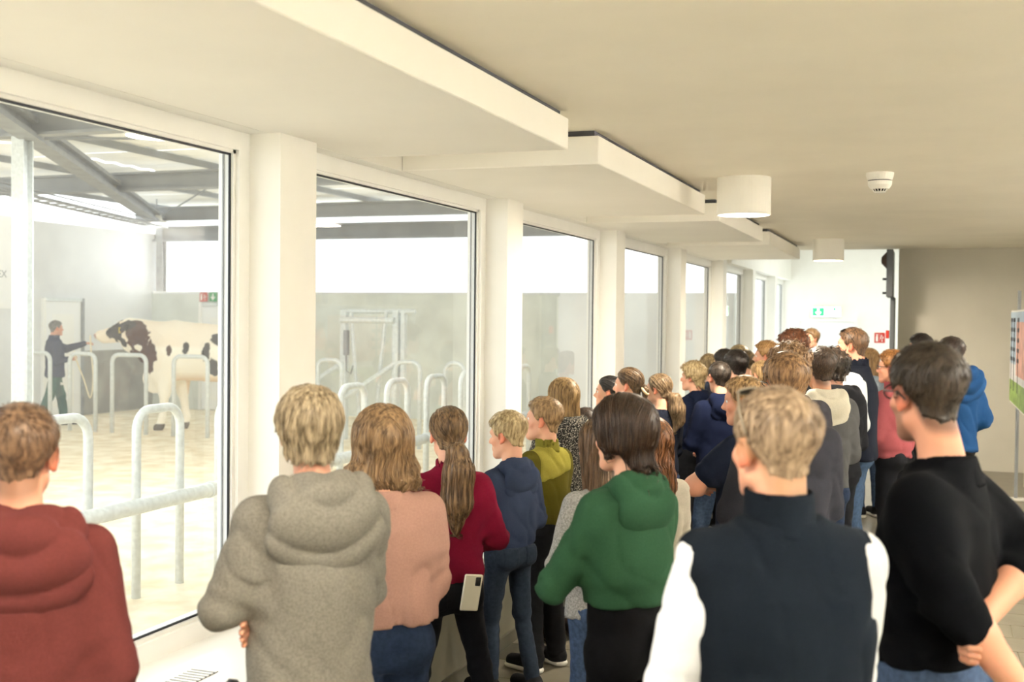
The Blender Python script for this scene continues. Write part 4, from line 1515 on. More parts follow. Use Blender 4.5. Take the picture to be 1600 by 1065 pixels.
    for (S, E, W, hd, sg) in JA:
        S2 = S + V(-sg * 0.012 * A, 0, 0.006 * H)
        if top.get('short_sleeve'):
            e = S + (E - S) * 0.62
            sl += [Cap(S2, e, 0.041 * A * gr, 0.042 * A * gr, 0.05)]
            segs += [(S, e, 0.9)]
            continue
        tip = E + (W - E) * (top.get('pushed') or 0.97)
        rt = (0.031 if top.get('pushed') else 0.0225) * A
        sl += [Cap(S2, E, 0.0385 * A * gr, 0.0335 * A * gr, 0.05), Cap(E, tip, 0.0335 * A * gr, rt * gr, 0.02)]
        segs += [(S, E, 0.9), (E, W, 0.12), (E, W, 0.9)]
    amp = top.get('amp', (0.010, 0.009, 0.007, 0.005)[near])
    fo = folds(segs, amp, sd, diag=top.get('diag', 1.0))
    nk_r = top.get('neck', 0.0)
    ncut = None
    if top.get('vest'):
        # shirt underneath, vest over it
        sh_m = m_cloth(top['shirt'], var=0.02, bump=0.15, tag='_sh')
        shirt = [Loft(zz, tw * 0.95, td * 0.93, ty, p=2.25)] + sl
        sdf_obj('shirt', shirt, VG, sh_m, root, disp=fo)
        vt = Loft(zz, tw * 1.06, td * 1.08, ty, p=2.3)
        yoke = [Cap(V(sg * 0.02 * A, ty[-3], zn - 0.03 * H), V(sg * 0.090 * A, -0.010 * H + lean * 0.8, zs + 0.012 * H), 0.034 * A, 0.036 * A, 0.05) for sg in (-1, 1)]
        vf = union([vt] + yoke)
        def arm_hole(P):
            return np.abs(P[:, 0]) - (top.get('armhole', 0.112) * A + 0.03 * sstep(zs - 0.02 * H, zs - 0.32 * H, P[:, 2]) * A / 1.7)
        sdf_obj('vest', [vt] + yoke, VG, mt, root, disp=folds([], amp * 0.8, sd + 2, diag=0.4), f=lambda P: smax(vf(P), arm_hole(P), 0.012))
        ring = lambda P: Loft([zn - 0.015 * H, zn + 0.01 * H, zn + 0.043 * H], np.array([0.05, 0.0425, 0.041]) * A, np.array([0.05, 0.046, 0.046]) * A, np.array([-0.012, -0.008, -0.004]) * H + lean * 0.8, p=2.0)(P)
        inner = Loft([zn - 0.06 * H, zn + 0.1 * H], np.array([0.036, 0.036]) * A, np.array([0.04, 0.04]) * A, np.array([-0.012, -0.002]) * H + lean * 0.8, p=2.0)
        sdf_obj('collar', [], VG * 0.75, mt, root, f=lambda P: smax(ring(P), -inner(P), 0.006), b=(V(-0.1, -0.16, zn - 0.04 * H), V(0.1, 0.14 + lean, zn + 0.07 * H)))
        for sg in (-1, 1):                               # piping round the armholes
            pts = []
            for t in np.linspace(0, 2 * math.pi, 20):
                zz_ = zs - 0.065 * H + 0.095 * H * math.cos(t)
                pts.append((sg * (0.110 * A), -0.008 * H + 0.058 * A * math.sin(t) + lean * 0.8, zz_))
    else:
        prims = [torso] + sl
        tf = union(prims)
        nh = Loft([zn - 0.06 * H, zn + 0.08 * H], np.array([0.037, 0.037]) * A, np.array([0.042, 0.042]) * A, np.array([-0.009, -0.005]) * H + lean * 0.8, p=2.0)
        f_ = (lambda P: smax(tf(P), -nh(P), 0.008)) if not top.get('open') else tf
        two = top.get('yoke')
        g = sdf_obj(kind, prims, VG, mt, root, disp=fo, f=f_)
        if two:                                          # second colour across the shoulders
            zc2 = zn - 0.10 * H
            sdf_obj('shoulder_panel', prims, VG, m_cloth(two, tag='_y'), root, disp=lambda P: fo(P) + 0.004, f=lambda P: np.maximum(f_(P), np.maximum(zc2 + 0.02 * np.sin(P[:, 0] * 9) - P[:, 2], np.maximum(np.abs(P[:, 0]) - 0.085 * A, P[:, 1] - 0.02))))
        if kind in ('hoodie', 'coat') or top.get('hood'):
            k = top.get('hoodscale', 1.0)
            by = -0.045 * A
            hoodc = V(0, by - 0.018, zn - 0.038 * H)
            hp = [Ell(V(0, by - 0.030 * k, zn - 0.055 * H), (0.082 * A * k, 0.026 * A * k, 0.062 * H * k), 0.02, R=rotx(0.22)),
                  Ell(V(0, by - 0.006, zn - 0.012 * H), (0.074 * A * k, 0.036 * A, 0.034 * H * k), 0.02, R=rotx(0.1))]
            for sg in (-1, 1):
                hp.append(Cap(V(sg * 0.048 * A * k, by + 0.010, zn + 0.006 * H), V(sg * 0.054 * A, 0.036 * A, zn - 0.032 * H), 0.018 * A, 0.014 * A, 0.03))
                hp.append(Cap(V(sg * 0.054 * A, 0.036 * A, zn - 0.032 * H), V(sg * 0.018 * A, 0.060 * A, zn - 0.075 * H), 0.014 * A, 0.010 * A, 0.02))
            hp.append(Cap(V(-0.044 * A * k, by + 0.004, zn + 0.004 * H), V(0.044 * A * k, by + 0.004, zn + 0.004 * H), 0.021 * A, 0.021 * A, 0.03))
            hu = union(hp)
            void = Ell(V(0, -0.014 * H, zn + 0.03 * H), (0.043 * A * (1 + (k - 1) * 0.5), 0.046 * A, 0.062 * H), R=rotx(0.25))
            ledge_z = zn - 0.035 * H
            sh_ = V(0, lean * 0.8, 0)
            def ff(P):
                Q_ = P - sh_
                d = smax(hu(Q_), -void(Q_), 0.012)
                # a fold running round the hood
                return d
            def hd_disp(P):
                Q_ = P - sh_
                r = np.sqrt((Q_[:, 0] * 1.0) ** 2 + ((Q_[:, 2] - zn - 0.03 * H) * 0.95) ** 2)
                ph = r * 30 / (H / 1.6) + 1.6 * vnoise(Q_ * V(6, 6, 6) + sd)
                return amp * 1.5 * (np.abs(np.sin(ph)) ** 0.6 - 0.75) * (Q_[:, 1] < by + 0.03) + amp * 1.1 * (vnoise(Q_ * V(10, 10, 10) + sd) - 0.5)
            lo, hi = bounds_of(hp)
            hm = m_cloth(top['hoodcol'], tag='_h') if top.get('hoodcol') else mt
            sdf_obj('hood', hp, VG * 0.8, hm, root, f=ff, disp=hd_disp, b=(lo + np.minimum(sh_, 0), hi + np.maximum(sh_, 0)))
        elif top.get('collar'):
            c = top['collar']
            ring = Loft([zn - 0.02 * H, zn + 0.01 * H, zn + c * H], np.array([0.050, 0.044, 0.043]) * A, np.array([0.052, 0.048, 0.047]) * A, np.array([-0.012, -0.008, -0.004]) * H + lean * 0.8, p=2.0)
            inner = Loft([zn - 0.06 * H, zn + 0.1 * H], np.array([0.0375, 0.0375]) * A, np.array([0.0415, 0.0415]) * A, np.array([-0.012, -0.002]) * H + lean * 0.8, p=2.0)
            sdf_obj('collar', [], VG * 0.75, m_cloth(top.get('collarcol', top['col']), tag='_c'), root, f=lambda P: smax(ring(P), -inner(P), 0.006), b=(V(-0.12, -0.18, zn - 0.04 * H), V(0.12, 0.16 + lean, zn + (c + 0.03) * H)))
        else:                                            # ribbed neckband
            ring = Loft([zn - 0.035 * H, zn - 0.012 * H, zn + 0.006 * H], np.array([0.054, 0.0465, 0.0425]) * A, np.array([0.056, 0.0495, 0.0455]) * A, np.array([-0.013, -0.012, -0.010]) * H + lean * 0.8, p=2.0, cap=0.004)
            inner = Loft([zn - 0.06 * H, zn + 0.1 * H], np.array([0.0365, 0.0365]) * A, np.array([0.0405, 0.0405]) * A, np.array([-0.012, -0.004]) * H + lean * 0.8, p=2.0)
            sdf_obj('neckband', [], VG * 0.75, mt, root, f=lambda P: smax(smax(ring(P), -inner(P), 0.004), P[:, 2] - (zn + 0.002 * H - 0.35 * (P[:, 1] - lean * 0.8)), 0.004), b=(V(-0.12, -0.18, zn - 0.05 * H), V(0.12, 0.16 + lean, zn + 0.03 * H)))
    # ---------------- glasses
    if glasses:
        gc = M('frame_%d' % glasses[1][0], glasses[1], 0.3)
        g = MB()
        up = glasses[0] == 'up'
        gy, gz = (0.058, 0.112) if up else (0.098, 0.004)
        rt = rotx(1.05) if up else np.eye(3)
        for sg in (-1, 1):
            pts = []
            for t in np.linspace(0, 2 * math.pi, 17):
                p = V(0.024 * math.cos(t), 0, 0.018 * math.sin(t))
                pts.append(hc + Rh @ (rt @ p + V(sg * 0.032, gy - 0.004 * 0, gz)) * s)
            g.tube(pts, 0.0022 * s, 6, cap=False)
            if up:
                tp = [V(sg * 0.056, gy, gz), V(sg * 0.085, gy - 0.05, gz - 0.030), V(sg * 0.09, -0.03, 0.035)]
            else:
                tp = [V(sg * 0.056, gy, gz + 0.004), V(sg * 0.077, gy - 0.03, gz + 0.005), V(sg * 0.084, 0.0, 0.008), V(sg * 0.082, -0.03, -0.01)]
            g.tube([hc + Rh @ p * s for p in tp], 0.0024 * s, 6)
        g.tube([hc + Rh @ V(-0.009, gy + 0.004, gz + 0.004) * s, hc + Rh @ V(0.009, gy + 0.004, gz + 0.004) * s], 0.002 * s, 6)
        go = obj('sunglasses' if up else 'glasses', g, gc, parent=root, smooth=True, kind='stuff')
        for sg in (-1, 1):
            pts = [hc + Rh @ (rt @ V(0.0235 * math.cos(t), 0, 0.0175 * math.sin(t)) + V(sg * 0.032, gy, gz)) * s for t in np.linspace(0, 2 * math.pi, 13)[:-1]]
            obj('lens', MB().add(pts, [tuple(range(12))]), M('dark_lens', (40, 40, 44), 0.1) if up else M_glass_lens(), parent=go)
    if extra:
        extra(root, dict(H=H, A=A, zn=zn, zh=zh, zs=zs, hc=hc, s=s, hemz=hemz, JA=JA, JL=JL, sx=sx))
    return root


_lens = []


def M_glass_lens():
    if not _lens:
        _lens.append(M_glass('spectacle_lens', 0.0))
    return _lens[0]

# ------------------------------------------------------------------ the crowd, nearest first
DENIM, DARKDEN, BLK = dict(col=(62, 78, 104), var=0.22, vscale=60), dict(col=(36, 46, 66), var=0.15, vscale=60), dict(col=(26, 26, 29))


def phone(root, P, x, y, z, col, rot, lab, sub=None):
    o = obj('phone', MB().box((-0.037, -0.005, -0.075), (0.037, 0.005, 0.075), 0.004), M('phone_%d' % col[0], col, 0.3), parent=root, label=lab)
    o.location = (x, y, z)
    o.rotation_euler = rot
    c = obj('camera_bump', MB().box((0.008, -0.008, 0.03), (0.03, -0.004, 0.066), 0.002), m_black, parent=o)
    return o


fade = dict(top=0.016, side=0.0035, low=-0.012, fade=1)
person('person in brick red hoodie with short faded hair at the lower left corner', 32, 628, 2.62, face=-2, head=-10, hh=0.222, hair=('short', dict(fade, lump=0.006, hi=(150, 112, 78))), hcol=(104, 74, 52),
       top=dict(kind='hoodie', col=(92, 47, 45), hem=0.06, blouse=True, hoodscale=1.22, amp=0.010), legs=BLK, arms=('down', 'down'), build=1.0, skin='pink')


def grey_extra(root, q):
    o = obj('pouch', MB().lathe([(0.0, -0.02), (0.03, -0.018), (0.04, 0.0), (0.03, 0.018), (0.0, 0.02)], 20), m_black, parent=root, smooth=True, label='round black pouch at the left hip')
    o.location = (-0.185, 0.06, q['zh'] + 0.06)
    o.rotation_euler = (0, 1.3, 0)


person('person in heather grey hoodie with blond layered hair, arms folded, beside the first pillar', 488, 600, 3.0, face=20, head=3, hh=0.212, hair=('bowl', dict(hi=(222, 198, 158), lk=0.8, low=0.008)), hcol=(140, 116, 80),
       top=dict(kind='hoodie', col=(120, 117, 109), hem=-0.03, var=0.16, hoodscale=1.2, amp=0.012, full=1.04), legs=DARKDEN, build=0.98, skin='pink', extra=grey_extra,
       arms=(dict(E=(0.065, 0.03, -0.215), W=(-0.05, 0.20, -0.17)), dict(E=(0.03, 0.11, -0.225), W=(-0.252, 0.088, -0.275), dir=(-0.8, -0.62, 0.0), nrm=(0.55, -0.8, 0.0), curl=0.3)))

person('woman in long dusty pink blouse with wavy light brown bob, beside the grey hoodie', 600, 630, 3.75, face=14, head=8, hh=0.222, hair=('wavy', dict(length=0.14, vol=0.026, ww=0.036, wavy=0.024, tip=0.98, yf=0.06, hi=(196, 154, 104), lk=1.0)), hcol=(136, 98, 62),
       top=dict(kind='blouse', col=(174, 136, 124), hem=0.06, full=1.10, amp=0.016, diag=0.35, hood=False), legs=dict(DARKDEN, wide=1.08), arms='folded', build=1.06, hip=1.08)


def burg_extra(root, q):
    phone(root, q, 0.062, -0.112, q['zh'] + 0.04, (226, 220, 200), (0.16, 0.10, 0.0), 'cream phone in the back pocket')


person('girl in burgundy sweatshirt with a long low brown ponytail', 703, 634, 4.6, face=16, head=10, hh=0.212, hair=('pony', dict(length=0.36, tie=(0.012, -0.108, -0.045), rr=(0.018, 0.044, 0.066, 0.068, 0.016), hi=(170, 128, 82))), hcol=(96, 68, 42),
       top=dict(kind='sweatshirt', col=(112, 22, 44), hem=0.02, blouse=True, collar=0.03, amp=0.011), legs=dict(BLK, wide=0.98, pocket=True), build=0.96, hip=1.05, gap=1.7, stance=((-0.03, 0.0), (0.08, -0.03)), extra=burg_extra,
       arms=(dict(E=(0.07, 0.05, -0.21), W=(0.04, 0.21, -0.25)), dict(E=(0.075, 0.02, -0.21), W=(0.05, 0.20, -0.28))))

person('boy in navy blue hoodie with short blond hair, leaning on the ledge', 797, 641, 5.6, face=42, head=62, hh=0.212, hair=('short', dict(top=0.022, side=0.009, low=0.0, hi=(236, 208, 150), lump=0.008)), hcol=(190, 154, 96), pitch=-0.12,
       top=dict(kind='hoodie', col=(46, 54, 74), hem=0.01, blouse=True, hoodscale=1.05, amp=0.013), legs=dict(col=(38, 45, 56), var=0.15, vscale=60, pocket=True, wide=0.98), build=1.0, gap=1.1, stance=((0.0, 0.05), (0.02, -0.06)),
       arms=(dict(E=(0.06, 0.06, -0.20), W=(0.06, 0.24, -0.35)), dict(E=(0.05, 0.0, -0.21), W=(-0.05, 0.14, -0.30))))


def olive_extra(root, q):
    obj('white_emblem', MB().lathe([(0.0, -0.002), (0.01, 0.0), (0.0, 0.003)], 10), m_white, parent=root, label='small white emblem on the trouser leg').location = (-0.10 * q['A'], -0.02, q['zh'] - 0.03)


person('boy in two-tone olive fleece with light brown hair, in profile before the third window', 853, 619, 6.05, face=48, head=78, hh=0.215, hair=('short', dict(top=0.021, side=0.010, low=0.004, hi=(206, 164, 108), lump=0.006)), hcol=(150, 112, 68), pitch=0.05,
       top=dict(kind='fleece', col=(86, 80, 28), hem=0.02, blouse=True, collar=0.035, collarcol=(120, 114, 46), yoke=(152, 144, 64), amp=0.010), legs=dict(col=(28, 28, 30), wide=1.28, pocket=False), shoe=(34, 34, 36), build=1.02, arms='front', extra=olive_extra, gap=1.2)

person('girl in speckled black and white coat with straight blonde hair', 882, 589, 6.6, face=28, head=36, hh=0.212, hair=('long', dict(length=0.17, vol=0.016, ww=0.008, tip=0.7, hi=(216, 172, 106))), hcol=(150, 112, 62),
       top=dict(kind='coat', mat=M('speckled_knit', (34, 34, 34), 0.95, vscale=150, col2=(190, 182, 168), lo=0.5, hi=0.7, bump=0.6, bscale=120, spec=0.1), col=(90, 88, 84), hem=-0.02, hoodscale=1.15, full=1.08), legs=dict(col=(116, 136, 164), var=0.2, vscale=40, crop=0.09), shoe=(38, 32, 30), sole=(60, 50, 44), build=1.04, arms='front')

person('girl with dark brown hair and dark jacket almost hidden behind the speckled coat', 917, 636, 7.0, face=20, head=10, hh=0.208, hair=('long', dict(length=0.2, vol=0.014, hi=(84, 62, 48))), hcol=(52, 38, 30),
       top=dict(kind='jacket', col=(44, 46, 54), hem=0.0, hood=True), legs=DENIM, arms='front')

person('girl with sleek black hair in profile against the pillar', 955, 587, 7.9, face=74, head=84, hh=0.21, hair=('pony', dict(length=0.22, hi=(62, 56, 54))), hcol=(34, 30, 30), top=dict(kind='sweater', col=(70, 110, 84), hem=0.0), legs=DENIM, arms='down')

person('girl with brown hair in a bun held by a pale scrunchie', 986, 574, 7.45, face=60, head=74, hh=0.214, hair=('bun', dict(hi=(142, 108, 70), tiecol=(226, 200, 160))), hcol=(88, 66, 44), top=dict(kind='jacket', col=(112, 98, 66), hem=0.0, hood=True), legs=DENIM, arms='down')

person('girl with a wavy light brown ponytail and dark navy top', 1032, 583, 8.0, face=40, head=62, hh=0.212, hair=('pony', dict(length=0.27, tie=(0, -0.108, -0.04), wave=0.03, rr=(0.016, 0.045, 0.06, 0.05, 0.014), hi=(172, 138, 98), tiecol=(150, 110, 70))), hcol=(112, 86, 58),
       top=dict(kind='sweatshirt', col=(28, 32, 44), hem=0.0, blouse=True), legs=DARKDEN, arms='front')


def green_extra(root, q):
    phone(root, q, 0.085, -0.112, q['zh'] + 0.075, (40, 40, 42), (0.1, 1.45, 0.3), 'black phone in the back pocket')


person('girl in forest green hoodie with dark brown bob, arms folded', 981, 613, 3.6, face=44, head=52, hh=0.222, hair=('bob', dict(length=0.055, vol=0.022, ww=0.012, tip=0.92, yf=0.055, hi=(84, 58, 38))), hcol=(52, 35, 24), pitch=-0.06,
       top=dict(kind='hoodie', col=(44, 76, 54), hem=0.11, blouse=True, hoodscale=1.02, amp=0.012, full=1.05), legs=dict(col=(16, 16, 18)), build=0.96, extra=green_extra, lean=0.0,
       arms=(dict(E=(0.075, 0.10, -0.235), W=(-0.05, 0.215, -0.19)), dict(E=(0.04, 0.09, -0.22), W=(-0.11, 0.185, -0.19), dir=(-1, 0.05, -0.1), nrm=(0, -1, 0), curl=0.4)))

person('girl with long straight light brown hair left of the green hoodie', 942, 652, 4.4, face=40, head=36, hh=0.21, hair=('long', dict(length=0.40, vol=0.012, ww=0.0, tip=0.45, back=0.03, hi=(150, 110, 74))), hcol=(98, 70, 46),
       top=dict(kind='sweater', col=(150, 148, 144), hem=0.0, var=0.3), legs=DENIM, arms='front')
person('girl with long reddish wavy hair behind the green hoodie', 1022, 650, 4.95, face=35, head=30, hh=0.21, hair=('wavy', dict(length=0.42, vol=0.016, ww=0.016, wavy=0.03, tip=0.6, back=0.03, hi=(186, 112, 58))), hcol=(116, 66, 34),
       top=dict(kind='sweater', col=(206, 198, 184), hem=0.0), legs=dict(DENIM, wide=1.1), arms='front')

person('boy in navy hoodie and black trousers with tousled pale blond hair', 1085, 562, 9.55, face=52, head=72, hh=0.214, hair=('curly', dict(top=0.034, side=0.026, low=0.02, curl=0.018, hi=(240, 210, 150))), hcol=(190, 152, 92),
       top=dict(kind='hoodie', col=(23, 29, 48), hem=0.0, blouse=True), legs=dict(BLK, wide=1.1), build=1.04, arms='pocket')

person('boy in navy hoodie and jeans with dark buzz cut', 1126, 564, 8.0, face=28, head=26, hh=0.216, hair=('short', dict(top=0.008, side=0.006, low=0.004, hi=(70, 56, 46), lump=0.001)), hcol=(44, 36, 30),
       top=dict(kind='hoodie', col=(21, 27, 49), hem=0.0, blouse=True), legs=dict(DENIM, wide=1.1, pocket=True), build=1.06, arms='front', stance=((-0.02, 0.08), (0.0, -0.1)), gap=1.3)
person('dark-haired person directly behind the buzz cut boy', 1152, 545, 9.15, face=35, head=35, hh=0.22, hair=('short', dict(top=0.03, side=0.016, low=0.01, hi=(50, 38, 32))), hcol=(28, 22, 20), top=dict(kind='jacket', col=(30, 32, 40)), legs=BLK, arms='front')
person('person with black hair, farther of the two dark heads behind the buzz cut boy', 1134, 544, 10.1, face=40, head=50, hh=0.22, hair=('short', dict(top=0.028, side=0.016, low=0.01, hi=(60, 46, 38))), hcol=(36, 28, 24), top=dict(kind='jacket', col=(44, 46, 56)), legs=BLK, arms='front')
person('small fair head above the tousled blond boy', 1110, 552, 10.9, face=40, head=40, hh=0.215, hair=('bowl', dict(hi=(206, 172, 118))), hcol=(150, 118, 74), top=dict(kind='jacket', col=(60, 70, 90)), legs=BLK, arms='front')
person('person with pale blond hair far back by the windows', 1156, 538, 12.0, face=40, head=60, hh=0.22, hair=('bowl', dict(hi=(220, 190, 136))), hcol=(170, 138, 88), top=dict(kind='jacket', col=(90, 90, 100)), legs=BLK, arms='front')
person('person with short brown hair far back beside the pale blond head', 1169, 547, 11.2, face=40, head=50, hh=0.215, hair=('short', dict(top=0.02, side=0.014, hi=(140, 112, 76))), hcol=(98, 76, 50), top=dict(kind='jacket', col=(50, 60, 66)), legs=BLK, arms='front')
person('girl with streaked blonde hair tied back in the middle of the crowd', 1192, 563, 8.6, face=50, head=48, hh=0.215, hair=('pony', dict(length=0.2, hi=(222, 178, 112))), hcol=(142, 104, 60), top=dict(kind='sweater', col=(70, 66, 72)), legs=DENIM, arms='front')
person('person with ginger blond hair in profile looking to the windows', 1200, 531, 9.75, face=60, head=82, hh=0.225, hair=('short', dict(top=0.03, side=0.014, low=0.004, hi=(226, 170, 98), lump=0.01)), hcol=(170, 112, 56), top=dict(kind='sweater', col=(70, 74, 84)), legs=DENIM, arms='front')
person('tall person with curly auburn hair in the middle of the crowd', 1241, 513, 9.0, face=30, head=40, hh=0.225, hair=('curly', dict(top=0.042, side=0.034, low=0.02, hi=(140, 78, 42))), hcol=(84, 44, 24), top=dict(kind='jacket', col=(40, 44, 52)), legs=BLK, arms='front')
person('person with tousled light brown hair in front of the auburn curls', 1237, 529, 5.9, face=35, head=30, hh=0.222, hair=('curly', dict(top=0.032, side=0.020, low=0.006, curl=0.02, hi=(204, 156, 108))), hcol=(134, 92, 58), top=dict(kind='sweater', col=(54, 52, 56)), legs=DENIM, arms='front')
person('person with short ginger-brown hair and glasses in the middle of the crowd', 1232, 548, 4.5, face=30, head=28, hh=0.225, hair=('short', dict(top=0.022, side=0.010, low=0.004, fade=1, hi=(202, 150, 98), lump=0.008)), hcol=(122, 82, 50), top=dict(kind='sweater', col=(46, 46, 52)), legs=DENIM, arms='front',
       glasses=('on', (60, 60, 64)), skin='pink')
person('boy in navy T-shirt with fair hair, bare arms folded', 1168, 586, 5.5, face=66, head=80, hh=0.218, hair=('short', dict(top=0.018, side=0.007, low=-0.004, fade=1, hi=(226, 176, 112), lump=0.005)), hcol=(160, 114, 66), pitch=-0.1,
       top=dict(kind='t_shirt', col=(26, 31, 45), hem=0.0, short_sleeve=True, armfat=1.2, full=1.05), legs=dict(col=(110, 128, 150), var=0.2, vscale=40), build=1.12, skin='pink', gap=1.5, stance=((0, 0.1), (0, -0.05)),
       arms=(dict(E=(0.06, 0.17, -0.17), W=(-0.17, 0.235, -0.20)), dict(E=(0.04, 0.13, -0.20), W=(-0.19, 0.25, -0.19), dir=(-0.9, -0.3, -0.1), nrm=(0.2, -0.9, -0.2), curl=0.6)))
person('man with dark brown hair and pale grey hoodie under a charcoal jacket', 1284, 540, 6.7, face=26, head=24, hh=0.228, hair=('short', dict(top=0.026, side=0.010, low=0.0, fade=1, hi=(92, 66, 46))), hcol=(54, 38, 28), top=dict(kind='jacket', col=(74, 74, 74), hood=True, hoodcol=(206, 200, 184)), legs=DARKDEN, arms='front', skin='tan', build=1.02)
person('person in black hooded jacket with dark curly hair', 1303, 540, 7.6, face=30, head=34, hh=0.225, hair=('curly', dict(top=0.03, side=0.022, low=0.01, hi=(76, 56, 42))), hcol=(38, 29, 24), top=dict(kind='jacket', col=(24, 24, 27), hood=True, hoodscale=1.25, full=1.06), legs=BLK, arms='front', build=1.08)
person('man in white shirt and black vest with sunglasses pushed up in his hair', 1336, 511, 8.1, face=84, head=80, hh=0.235, hair=('short', dict(top=0.016, side=0.012, low=0.008, hi=(150, 108, 70))), hcol=(78, 56, 40), skin='pink',
       top=dict(kind='vest', vest=True, col=(22, 25, 34), shirt=(222, 226, 232), hem=0.0, full=1.08), legs=dict(col=(58, 76, 100), var=0.2, vscale=40, wide=1.12), arms='pocket', build=1.1, glasses=('up', (30, 30, 32)))
person('young man with light brown hair facing the camera at the far door', 1270, 512, 14.2, face=128, head=136, hh=0.23, hair=('short', dict(top=0.024, side=0.010, hi=(180, 138, 92))), hcol=(126, 92, 58), top=dict(kind='sweater', col=(120, 128, 140)), legs=DARKDEN, arms='front')
person('person in pale denim shirt with long blond hair behind the man in the black vest', 1360, 543, 10.8, face=30, head=30, hh=0.215, hair=('long', dict(length=0.26, vol=0.012, tip=0.6, hi=(226, 180, 116))), hcol=(182, 136, 80), top=dict(kind='shirt', col=(172, 188, 204), hem=-0.02), legs=DENIM, arms='front')


def bag_extra(root, q):
    o = obj('backpack', MB().box((-0.14, -0.29, q['zh'] + 0.14), (0.14, -0.14, q['zs'] - 0.05), 0.04), M('pink_bag', (190, 70, 84), 0.7, bump=0.2), parent=root)
    obj('strap', MB().tube([(-0.08, -0.15, q['zs'] + 0.0), (-0.09, -0.05, q['zs'] + 0.075), (-0.09, 0.07, q['zs'] + 0.02), (-0.1, 0.10, q['zs'] - 0.12)], 0.014, 6), m_black, parent=o)


person('person in dusty pink jacket and black trousers with ginger hair and glasses', 1397, 545, 8.6, face=66, head=78, hh=0.225, hair=('short', dict(top=0.03, side=0.016, low=0.008, hi=(204, 132, 62), lump=0.01)), hcol=(140, 82, 36), skin='pink',
       top=dict(kind='jacket', col=(160, 84, 90), hem=0.02, full=1.14, thick=1.2, collar=0.03, blouse=True, amp=0.012), legs=dict(BLK, wide=1.05), arms='folded', build=1.06, glasses=('on', (60, 66, 80)), shoe=(150, 60, 52))
person('dark-haired person by the beige wall, left of the blue jacket', 1441, 520, 10.2, face=60, head=66, hh=0.225, hair=('short', dict(top=0.024, side=0.012, hi=(60, 46, 38))), hcol=(36, 28, 24), top=dict(kind='jacket', col=(60, 60, 66)), legs=BLK, arms='front')
person('dark-haired person in bright blue padded jacket with hood', 1489, 525, 8.9, face=50, head=52, hh=0.225, hair=('short', dict(top=0.024, side=0.012, hi=(70, 52, 42))), hcol=(40, 31, 27), top=dict(kind='jacket', col=(28, 62, 104), hood=True, hoodscale=1.45, full=1.16, thick=1.25, amp=0.016), legs=BLK, arms='pocket', build=1.08)


def belt_extra(root, q):
    obj('bracelet', MB().tube([q['JA'][0][2] + V(0.026 * math.cos(t), 0.026 * math.sin(t), 0.03) for t in np.linspace(0, 6.283, 17)], 0.004, 6, cap=False), m_black, parent=root, smooth=True)


person('man in black sweater and jeans with dark hair and glasses, hands clasped behind his back', 1462, 533, 2.83, face=74, head=36, hh=0.233, hair=('short', dict(top=0.016, side=0.005, low=0.0, fade=2, hi=(72, 56, 42), lump=0.006)), hcol=(44, 34, 26), skin='pink', pitch=-0.03,
       top=dict(kind='sweater', col=(9, 10, 13), hem=0.085, blouse=True, pushed=0.27, amp=0.010, full=1.04), legs=dict(DENIM, pocket=True, wide=1.05), build=1.03, glasses=('on', (28, 28, 30)), lean=0.0, extra=belt_extra,
       arms=(dict(E=(0.04, -0.09, -0.195), W=(-0.04, -0.255, -0.43), dir=(0.35, -0.4, -1), nrm=(-0.6, 0.6, 0), curl=0.45), dict(E=(0.02, -0.17, -0.16), W=(-0.292, -0.118, -0.282), dir=(-1, 0.04, -0.18), nrm=(-0.1, -1, 0), curl=0.85)))

person('man in navy vest and white shirt with grey-blond hair, nearest the camera', 1217, 603, 2.35, face=20, head=34, hh=0.232, hair=('short', dict(top=0.012, side=0.003, low=-0.006, fade=1, hi=(206, 176, 140), lump=0.006)), hcol=(158, 126, 94), skin='pink', pitch=0.04,
       top=dict(kind='vest', vest=True, col=(19, 24, 31), shirt=(206, 209, 215), hem=-0.02, full=1.06, amp=0.012, armhole=0.122), legs=DARKDEN, build=1.02, glasses=('up', (150, 140, 124)),
       arms=(dict(E=(0.06, 0.0, -0.30), W=(0.05, 0.16, -0.46)), dict(E=(0.0, 0.08, -0.28), W=(-0.06, 0.26, -0.36))))

# ------------------------------------------------------------------ handler and bull in the barn
hp_ = at_d(86, 500, 18.6)


def rope(root, q):
    obj('id_patch', MB().box((0.12, 0.05, q['zh'] - 0.16), (0.135, 0.09, q['zh'] - 0.12)), m_white, parent=root)


person('handler in dark navy jacket and green work trousers holding the bull by the nose', 86, 500, 18.6, face=-74, head=-74, hh=0.235, hair=('short', dict(top=0.014, side=0.010, hi=(150, 146, 142))), hcol=(112, 108, 104), skin='pink', fine=2,
       top=dict(kind='jacket', col=(44, 54, 84), hem=-0.02, full=1.08, thick=1.1, collar=0.03), legs=dict(col=(38, 86, 74), wide=1.2), shoe=(40, 42, 46), sole=(50, 50, 52), stance=(0.2, -0.28), build=1.08, extra=rope,
       arms=(dict(E=(0.04, 0.26, -0.10), W=(-0.05, 0.53, -0.01), dir=(0, 1, 0.1), nrm=(0, -0.2, -1), curl=0.9), dict(E=(0.05, -0.04, -0.28), W=(-0.04, 0.21, -0.25), dir=(-0.2, 1, 0.1), nrm=(-1, 0, 0), curl=0.9)))

del PEOPLE[-1]['group']

# the bull: faces -x in its own frame is +Y forward; 1.7 m at the withers
bn_ = at_d(150, 520, 18.6)
bull = empty('bull', (0, 0, 0), 0, label='large red and black pied breeding bull standing by the handler, raising its head', category='bull')
BW = 1.0
